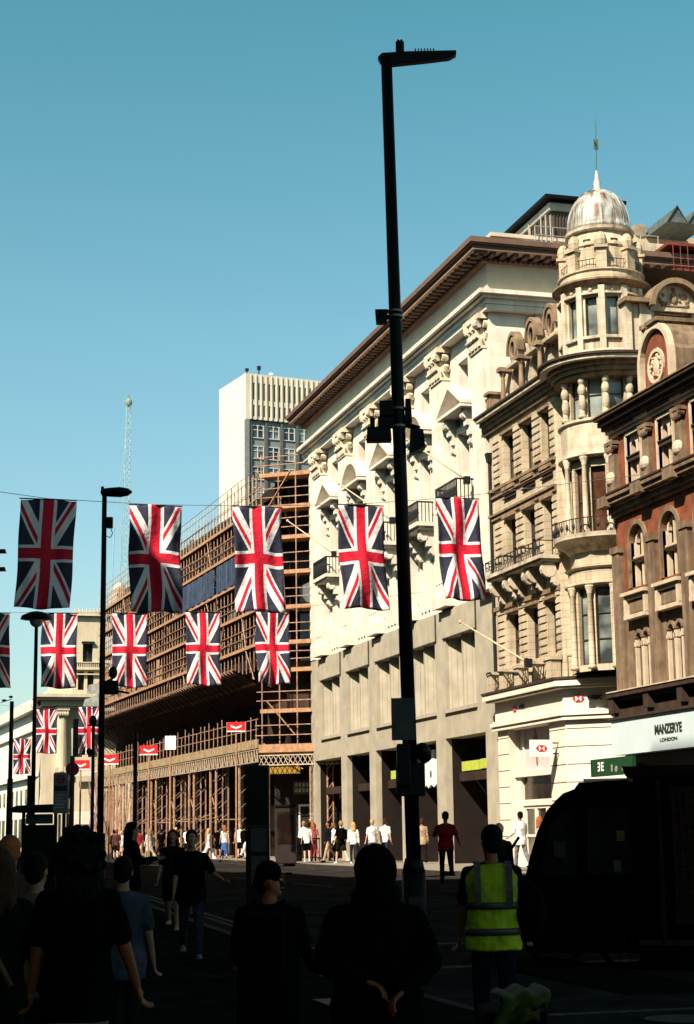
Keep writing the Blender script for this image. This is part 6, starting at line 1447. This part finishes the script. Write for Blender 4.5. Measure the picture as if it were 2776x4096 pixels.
    for sd in 'LR':
        s0, el, wr, d2 = A[sd]; bk = bulk ** .5
        s1 = s0 - V_((0, 0, .022)); sl(b, [nk - .05 * sp, s1], [.058, .052 * bk])
        if sv == 'long': sl(b, [s1, s1.lerp(el, .5), el, wr - d2 * .01], [.056 * bk, .06 * bk, .053 * bk, .042 * bk])
        elif sv == 'short': sl(b, [s1, s1.lerp(el, .78)], [.056 * bk, .064 * bk])
        elif sv == 'none': sl(b, [s0 - V_((0, 0, .02)), s0 - V_((0, 0, .01))], [.055, .05])
    if style == 'hood': b.ell(hp_((0, -.02, .01)), (.12 * k, .135 * k, .15 * k), 14, 9); b.ell(hp_((0, -.04, -.12)), (.14 * k, .12 * k, .1 * k), 12, 8)
    tm = CM(top) if isinstance(top, str) else top
    blob('coat' if long_top < -.15 else 'shirt', b, tm, t, vox * 1.1, 2, .018)
    # hair ------------------------------------------------------------
    hm = HM(hair)
    b = MB(); b.ell(hp_((0, -.028, .052)), (.09 * k, .1 * k, .1 * k), 14, 9); b.ell(hp_((0, -.05, .0)), (.082 * k, .068 * k, .085 * k), 12, 8)
    rg = random.Random(int(abs(x * 100 + y * 10)))
    if style in ('long', 'wavy'):
        for i in range(9):
            an_ = math.pi * (1.0 + i / 8) ; px, py = .075 * math.cos(an_), -.03 + .075 * math.sin(an_)
            pts = [hp_((px, py, .03)), hp_((px * 1.1, py - .01, -.09)), S_(hd + QT @ V_((px * 1.2 + rg.uniform(-.02, .02), py - .03, -.24 + rg.uniform(-.03, .03))))]
            limb(b, [V_(p) for p in pts], [.035 * k, .036 * k, .02 * k], 8)
    if style == 'big':
        for i in range(130):
            a_, e_ = rg.uniform(0, 6.28), rg.uniform(-.9, 1.5); rr_ = rg.uniform(.09, .15)
            v = V_((rr_ * math.cos(a_) * math.cos(e_), -.03 + rr_ * math.sin(a_) * math.cos(e_), .02 + rr_ * math.sin(e_)))
            if v.y > .05 and v.z < .08: continue
            b.ell(hp_(v), (rg.uniform(.02, .035) * k,) * 3, 7, 5)
        for i in range(70):
            a_ = rg.uniform(3.0, 6.4); v = V_((.14 * math.cos(a_) * rg.uniform(.3, 1.1), -.05 + .07 * math.sin(a_), rg.uniform(-.26, 0))); b.ell(hp_(v), (rg.uniform(.02, .036) * k,) * 3, 7, 5)
    if style == 'bun': b.ell(hp_((0, -.09, .13)), (.045 * k, .045 * k, .04 * k), 10, 7)
    if style == 'headscarf': pass
    if style not in ('hood', 'cap_only'):
        blob('hair', b, hm, t, vox * .9, 1, .012)
    if style in ('cap',):
        c = MB(); c.ell(hp_((0, -.01, .07)), (.1 * k, .112 * k, .095 * k), 16, 9)
        for i in range(7): a_ = R(-36 + 12 * i); c.ell(hp_((.05 * math.sin(a_) * 1.4, .1 + .05 * math.cos(a_), .06)), (.03 * k, .045 * k, .01 * k), 8, 5)
        blob('cap', c, CM('black'), t, vox * .9, 1)
    if extra: extra(t, k, V_, S_, hd, hz_, sp, A, J)
    return t
HD = -15.9                                         # heading that looks straight away from the camera
grp = 'people walking in the shaded foreground'
# woman with big hair
person(1.18, 9.54, 1.67, HD, 'person with a wide dark mane of hair and black tee at the lower left', grp, .02, 'black', 'short+long', 'lightgrey', 'longskirt', 'black', 'big', skin_d, .18, ((.0, .16, .3), (.05, .26, .3)), 2, 1.1)
def strap(t, k, V_, S_, hd, hz_, sp, A, J):
    MB().path([S_((-.13, .02, hz_ + .56)), S_((-.05, -.13, hz_ + .3)), S_((.1, -.14, hz_ + .02))], .018, 6).build('strap', CM('khaki'), t)
person(.80, 10.16, 1.60, HD + 8, 'person in a dark top with a pale sleeve cut by the left edge', grp, .02, 'dark', 'long', 'dark', 'trousers', 'brown', 'long', skin_m, .2, ((.3, .15, .4), (-.1, .2, .3)), 1, 1.0, extra=strap)
person(1.13, 13.3, 1.66, HD, 'person in a dusky rose shirt with ginger hair near the left edge', grp, .02, 'rose', 'long', 'dark', 'trousers', 'ginger', 'short', skin_m, .15, ((.1, .1, .2), (-.1, .12, .25)), 1, 1.05)
person(1.16, 11.62, 1.55, HD - 20, 'person in a crumpled khaki jacket half hidden by the wide haired person', grp, .02, 'khaki', 'long+long', 'dark', 'trousers', 'black', 'short', skin_m, .2, ((-.15, .34, .2), (.1, .2, .3)), 1, 1.15)
person(1.93, 12.98, 1.50, HD, 'person in a pale denim shirt looking out from behind the wide haired person', grp, .02, 'denim', 'short+long', 'dark', 'trousers', 'black', 'short', skin_m, .15, ((0, .1, .2), (-.05, .14, .3)), 1, 1.1)
person(4.28, 27.89, 1.74, HD - 75, 'person with long dark hair in profile, dark clothes, below the tall left lamp post', grp, None, 'black', 'long+long', 'dark', 'trousers', 'black', 'long', skin_m, .22, ((.3, .1, 1.2), (.4, .12, 1.3)), 1, 1.15, features=True)
person(5.08, 28.69, 1.62, HD + 180, 'person with long brown hair walking on the left of a dark clothed pair', grp, None, 'dark', 'short', 'navy', 'shorts', 'brown', 'long', skin_m, .3, ((-.1, .15, .2), (.1, .12, .3)), 1, 1.0, features=True, shoe='tan')
person(4.42, 23.5, 1.69, HD + 188, 'person in a black top and blue jeans walking towards the camera with hand on hip', grp, None, 'black', 'short+long', 'jeans', 'trousers', 'black', 'short', skin_m, .28, ((-.1, .45, 1.3), (.05, .12, .2)), 1, 1.1, features=True, shoe='grey')
def pack(t, k, V_, S_, hd, hz_, sp, A, J):
    b = MB(); b.box(-.15 * k, .15 * k, -.3 * k, -.12 * k, (hz_ + .08) * k, (hz_ + .5) * k); o = blob('backpack', b, CM('black'), t, .02, 4)
    for sx in (-.11, .11): MB().path([S_((sx, -.13, hz_ + .47)), S_((sx, -.03, hz_ + .57)), S_((sx, .1, hz_ + .5)), S_((sx, .12, hz_ + .3))], .016, 6).build('strap', CM('black'), t)
person(2.51, 10.72, 1.47, HD - 8, 'person in a black peaked cap and bulky dark coat seen from behind', grp, .02, 'black', 'long+coat', 'black', 'trousers', 'black', 'cap', skin_d, .1, ((.2, .16, .9), (.2, .16, .8)), 2, 1.32, head_turn=R(-75), features=True, extra=pack)
person(2.46, 8.24, 1.58, HD, 'person in a black hood and long black coat with hands behind the back', grp, .02, 'black', 'long+coat', 'black', 'trousers', 'black', 'hood', skin_d, .1, ((-.35, .3, 0), (-.35, .3, 0)), 2, 1.38, hand_join=(.1, -.24, 1.03))
vestm = mat('hi_vis_cloth', (.34, .42, .012), .75, .45, 7, 1., 11, spec=.2)
tape = mat('reflective_tape', (.045, .04, .035), .4, .25, 10, .3, 30)
def vest(t, k, V_, S_, hd, hz_, sp, A, J):
    b = MB()
    rows_ = [(-.12, .225, .165), (0, .215, .16), (.15, .2, .15), (.32, .215, .155), (.45, .225, .14), (.52, .17, .115), (.555, .1, .085)]
    b.loft([(S_(V_((0, 0, hz_)) + v * sp), rx * k, ry * k) for v, rx, ry in rows_], 20)
    o = blob('hi_vis_vest', b, vestm, t, .012, 3, .03)
    for v0, v1, r1, r2 in ((.0, .055, .216, .162), (.2, .255, .21, .156)):
        MB().loft([(S_((0, -.004, hz_ + v0)), (r1 + .006) * k, (r2 + .01) * k), (S_((0, -.004, hz_ + v1)), (r1 + .005) * k, (r2 + .01) * k)], 28).build('reflective_band', tape, o, True)
    for sx in (-.125, .125):
        pts = [(-.158, .22), (-.166, .33), (-.155, .45), (-.12, .52), (-.03, .56)]
        b = MB(); vs = []
        for yv, zv in pts:
            for dx in (-.026, .026): vs.append(S_((sx + dx, yv - .016, hz_ + zv + .012)))
        b.add(vs, [(2 * i, 2 * i + 1, 2 * i + 3, 2 * i + 2) for i in range(len(pts) - 1)]); b.build('shoulder_band', tape, o)
person(4.74, 12.75, 1.69, HD, 'road worker in a bright hi-vis vest with grey bands seen from behind', grp, .02, 'black', 'short', 'navy', 'trousers', 'black', 'short', skin_d, .12, ((.15, .12, .3), (.1, .14, .5)), 2, 1.12, head_turn=R(25), extra=vest, features=True)
bg_ = MB(); bg_.ell((0, 0, 0), (.17, .11, .24), 14, 10).box(-.13, .13, -.08, .08, -.2, .16); o = blob('shoulder_bag', bg_, CM('black'), None, .018, 4); o.location = (4.99, 12.72, 1.08); o.rotation_euler.z = R(HD)
MB().path([(-.17, 0, .2), (-.12, .03, .42), (-.02, .05, .56)], .012, 6).build('strap', CM('black'), o)
tag(o, "bulky black bag hanging at the hi-vis worker's right side", 'bag')
DB = empty('street_bin', (3.04, 7.92, .02), R(HD), 'black wheeled bin under a draped yellow cloth at the bottom of the photo', 'bin')
MB().box(-.16, .14, -.2, .3, .1, .84, .0, .03).build('body', CM('black'), DB, bevel=.02)
for sx in (-.14, .12): MB().tube((sx - .03, .25, .1), (sx + .03, .25, .1), .1, n=16).build('wheel', blackp, DB)
hv = MB(); nx, ny = 16, 10
for j in range(ny + 1):
    for i in range(nx + 1):
        u_ = i / nx; v = j / ny; z = .74 - (.0 if v < .35 else (v - .35) * .24) + .012 * math.sin(u_ * 14 + v * 3); y = .22 - (v / .35 * .44 if v < .35 else .44) - .02 * math.sin(u_ * 11) - .015
        hv.v.append((-.17 + .22 * u_ + .03 * math.sin(v * 5), y, z - .07 * max(0, .4 - u_) + .05 * u_ * (v > .6)))
hv.f = [(j * (nx + 1) + i, j * (nx + 1) + i + 1, (j + 1) * (nx + 1) + i + 1, (j + 1) * (nx + 1) + i) for j in range(ny) for i in range(nx)]; hv.mi = [0] * len(hv.f)
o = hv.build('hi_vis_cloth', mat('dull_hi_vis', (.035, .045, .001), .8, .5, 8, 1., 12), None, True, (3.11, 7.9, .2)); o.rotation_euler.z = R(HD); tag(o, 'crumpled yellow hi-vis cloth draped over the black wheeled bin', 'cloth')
md = o.modifiers.new('thick', 'SOLIDIFY'); md.thickness = .006
def redpack(t, k, V_, S_, hd, hz_, sp, A, J): pass
person(14.79, 43.1, 1.84, HD, 'person in a red shirt and dark trousers running across the sunlit edge of the road', 'people in the road', None, 'red', 'short', 'black', 'trousers', 'black', 'short', skin_d, .42, ((.5, .35, 1.2), (-.4, .3, 1.1)), 1, 1.1, knee=.3)
person(10.72, 28.4, 1.64, HD + 180, 'person with pale cropped hair and dark glasses peeping past the hi-vis worker', 'people in the road', None, 'dark', 'long', 'dark', 'trousers', 'blonde', 'short', skin_p, .1, ((0, .1, .2), (0, .1, .2)), 0, 1.0, features=True)
checkm = CM('white')
def stripes(t, k, V_, S_, hd, hz_, sp, A, J):
    for v in (.1, .22, .34): MB().loft([(S_((0, 0, hz_ + v)), .178 * k, .128 * k), (S_((0, 0, hz_ + v + .02)), .178 * k, .128 * k)], 16).build('shirt_stripe', CM('denim'), t)
far = 'shoppers on the sunlit far pavement'
person(20.24, 51.73, 1.78, HD + 30, 'person in a white striped shirt and grey trousers at the bank entrance', far, .52, 'white', 'long+long', 'grey', 'trousers', 'black', 'short', skin_m, .25, ((.1, .15, .9), (.1, .15, .6)), 1, 1.1, extra=stripes)
person(20.85, 51.6, 1.62, HD - 60, 'ginger haired person in a pale top beside the curved black hood', far, .52, 'pale', 'short', 'white', 'trousers', 'ginger', 'long', skin_p, .2, ((.3, .2, .8), (.1, .15, .6)), 0)
F = lambda x, y, h, f, lab, **kw: person(x, y, h, HD + f, lab, far, .52 if x > 17.6 else GF, detail=0, **kw)
F(17.56, 88.57, 1.72, -80, 'blonde person striding in a long pale jacket and wide white trousers', top='pale', sleeve='long+long', bottom='white', kind='wide', hair='blonde', style='long', stride=.5, skin=skin_p, shoe='white')
F(18.5, 90.8, 1.62, 10, 'black clad person with bare arms just behind the striding blonde person', top='black', sleeve='short', bottom='black', kind='shorts', hair='black', stride=.15)
F(18.56, 89.4, 1.68, 5, 'person in a long blue skirt and strapless pale top', top='pale', sleeve='none', bottom='blue', kind='longskirt', hair='ginger', style='long', stride=.1, skin=skin_p)
F(19.86, 92.6, 1.6, 90, 'small tan clothed person behind the long blue skirt', top='tan', sleeve='short', bottom='dark', kind='trousers', hair='brown')
F(19.33, 89.18, 1.72, 0, 'blonde person in a white top and black shorts left of the dark pillar', top='white', sleeve='short', bottom='black', kind='shorts', hair='blonde', style='bun', stride=.1, skin=skin_p)
F(20.55, 80.6, 1.78, 20, 'person in a white shirt at the hoarding doorway', top='white', sleeve='long', bottom='dark', hair='fair', skin=skin_p)
F(20.35, 78.6, 1.7, -20, 'dark haired person in a black top between the white shirts at the doorway', top='black', sleeve='short', bottom='dark', hair='black')
F(18.99, 73.92, 1.66, 5, 'person in a white tee and black shorts at the hoarding, back turned', top='white', sleeve='short', bottom='black', kind='shorts', hair='brown', skin=skin_p, shoe='white', stride=.12)
F(19.5, 74.8, 1.7, 0, 'long haired person in a pink top and maroon trousers', top='pink', sleeve='short', bottom='maroon', hair='ginger', style='long', skin=skin_p, stride=.18)
F(20.2, 77.3, 1.62, 60, 'person in a pale blouse and pink trousers at the right of the hoarding group', top='pale', sleeve='long', bottom='pink', hair='ginger', style='bun', skin=skin_p)
F(20.0, 73.2, 1.62, -60, 'ginger person in a white top and black trousers under the grey columns', top='white', sleeve='short', bottom='black', hair='ginger', style='bun', skin=skin_p)
F(18.99, 68.4, 1.70, 30, 'person in shorts with a large black backpack under the grey columns', top='black', sleeve='short', bottom='dark', kind='shorts', hair='fair', skin=skin_p, stride=.35, extra=pack, shoe='white')
F(19.25, 67.45, 1.62, 0, 'person with long blonde hair, white top and pale jeans', top='white', sleeve='long', bottom='jeans', hair='blonde', style='long', skin=skin_p, stride=.25, shoe='white')
F(19.9, 67.0, 1.72, 20, 'blonde person in a white shirt just left of the black hood', top='white', sleeve='short', bottom='grey', hair='blonde', skin=skin_p)
F(20.5, 67.2, 1.74, -20, 'brown haired person in a white top directly behind the black hood', top='white', sleeve='short', bottom='jeans', hair='brown', style='bun', skin=skin_p)
F(21.2, 64.6, 1.7, 10, 'person in a brown coat in the shaded shopfront by the near lamp post', top='tan', sleeve='long+long', bottom='dark', hair='brown')
F(17.4, 102, 1.7, 20, 'person in a dark dress with bare legs beneath the gantry', top='black', sleeve='short', bottom='black', kind='dress', hair='black', stride=.3)
F(17.0, 104, 1.5, 0, 'person in a lime green top beneath the gantry', top='green', sleeve='short', bottom='green', kind='longskirt', hair='fair')
F(17.9, 100, 1.68, 180, 'blonde person in black walking out from under the gantry', top='black', sleeve='short', bottom='dark', kind='shorts', hair='blonde', style='long', skin=skin_p, stride=.3)
F(18.0, 97, 1.66, 0, 'person in a white tee and dark shorts under the gantry', top='white', sleeve='short', bottom='dark', kind='shorts', hair='black')
F(15.3, 106, 1.7, 10, 'person in tan walking by the thicket of scaffold legs', top='tan', sleeve='short', bottom='pale', hair='brown')
F(15.9, 107, 1.66, 0, 'person in a pale top at the far end of the scaffold legs', top='pale', sleeve='short', bottom='dark', hair='brown', style='long')
F(14.9, 104, 1.7, 0, 'person in dark clothes partly behind the tall left lamp post', top='dark', sleeve='long', bottom='dark', hair='black')
F(16.2, 99, 1.74, 40, 'person in a long pale coat below the second red sign', top='pale', sleeve='long+coat', bottom='tan', hair='fair', style='long', stride=.35, skin=skin_p)
F(16.5, 99.6, 1.6, 70, 'person in a tan tee close behind the long pale coat', top='tan', sleeve='short', bottom='jeans', hair='brown', stride=.25)
F(14.2, 98, 1.72, 0, 'person in a rose top just right of the tall left lamp post', top='rose', sleeve='short', bottom='dark', kind='shorts', hair='ginger', style='bun', stride=.2)
F(14.6, 99, 1.62, 160, 'person in white walking towards us beside the tall left lamp post', top='white', sleeve='none', bottom='tan', kind='skirt', hair='blonde', style='long', skin=skin_p)
F(18.9, 86.2, 1.74, -30, 'person in a black jacket crossing in front of the gantry legs', top='black', sleeve='long+long', bottom='pale', hair='black', stride=.4)
F(19.6, 72.6, 1.74, 120, 'person in a navy top walking left past the grey columns', top='navy', sleeve='long', bottom='tan', hair='black', stride=.4)
F(16.6, 105, 1.7, 0, 'person in red and tan below the slim bare pole', top='maroon', sleeve='short', bottom='tan', kind='shorts', hair='brown')
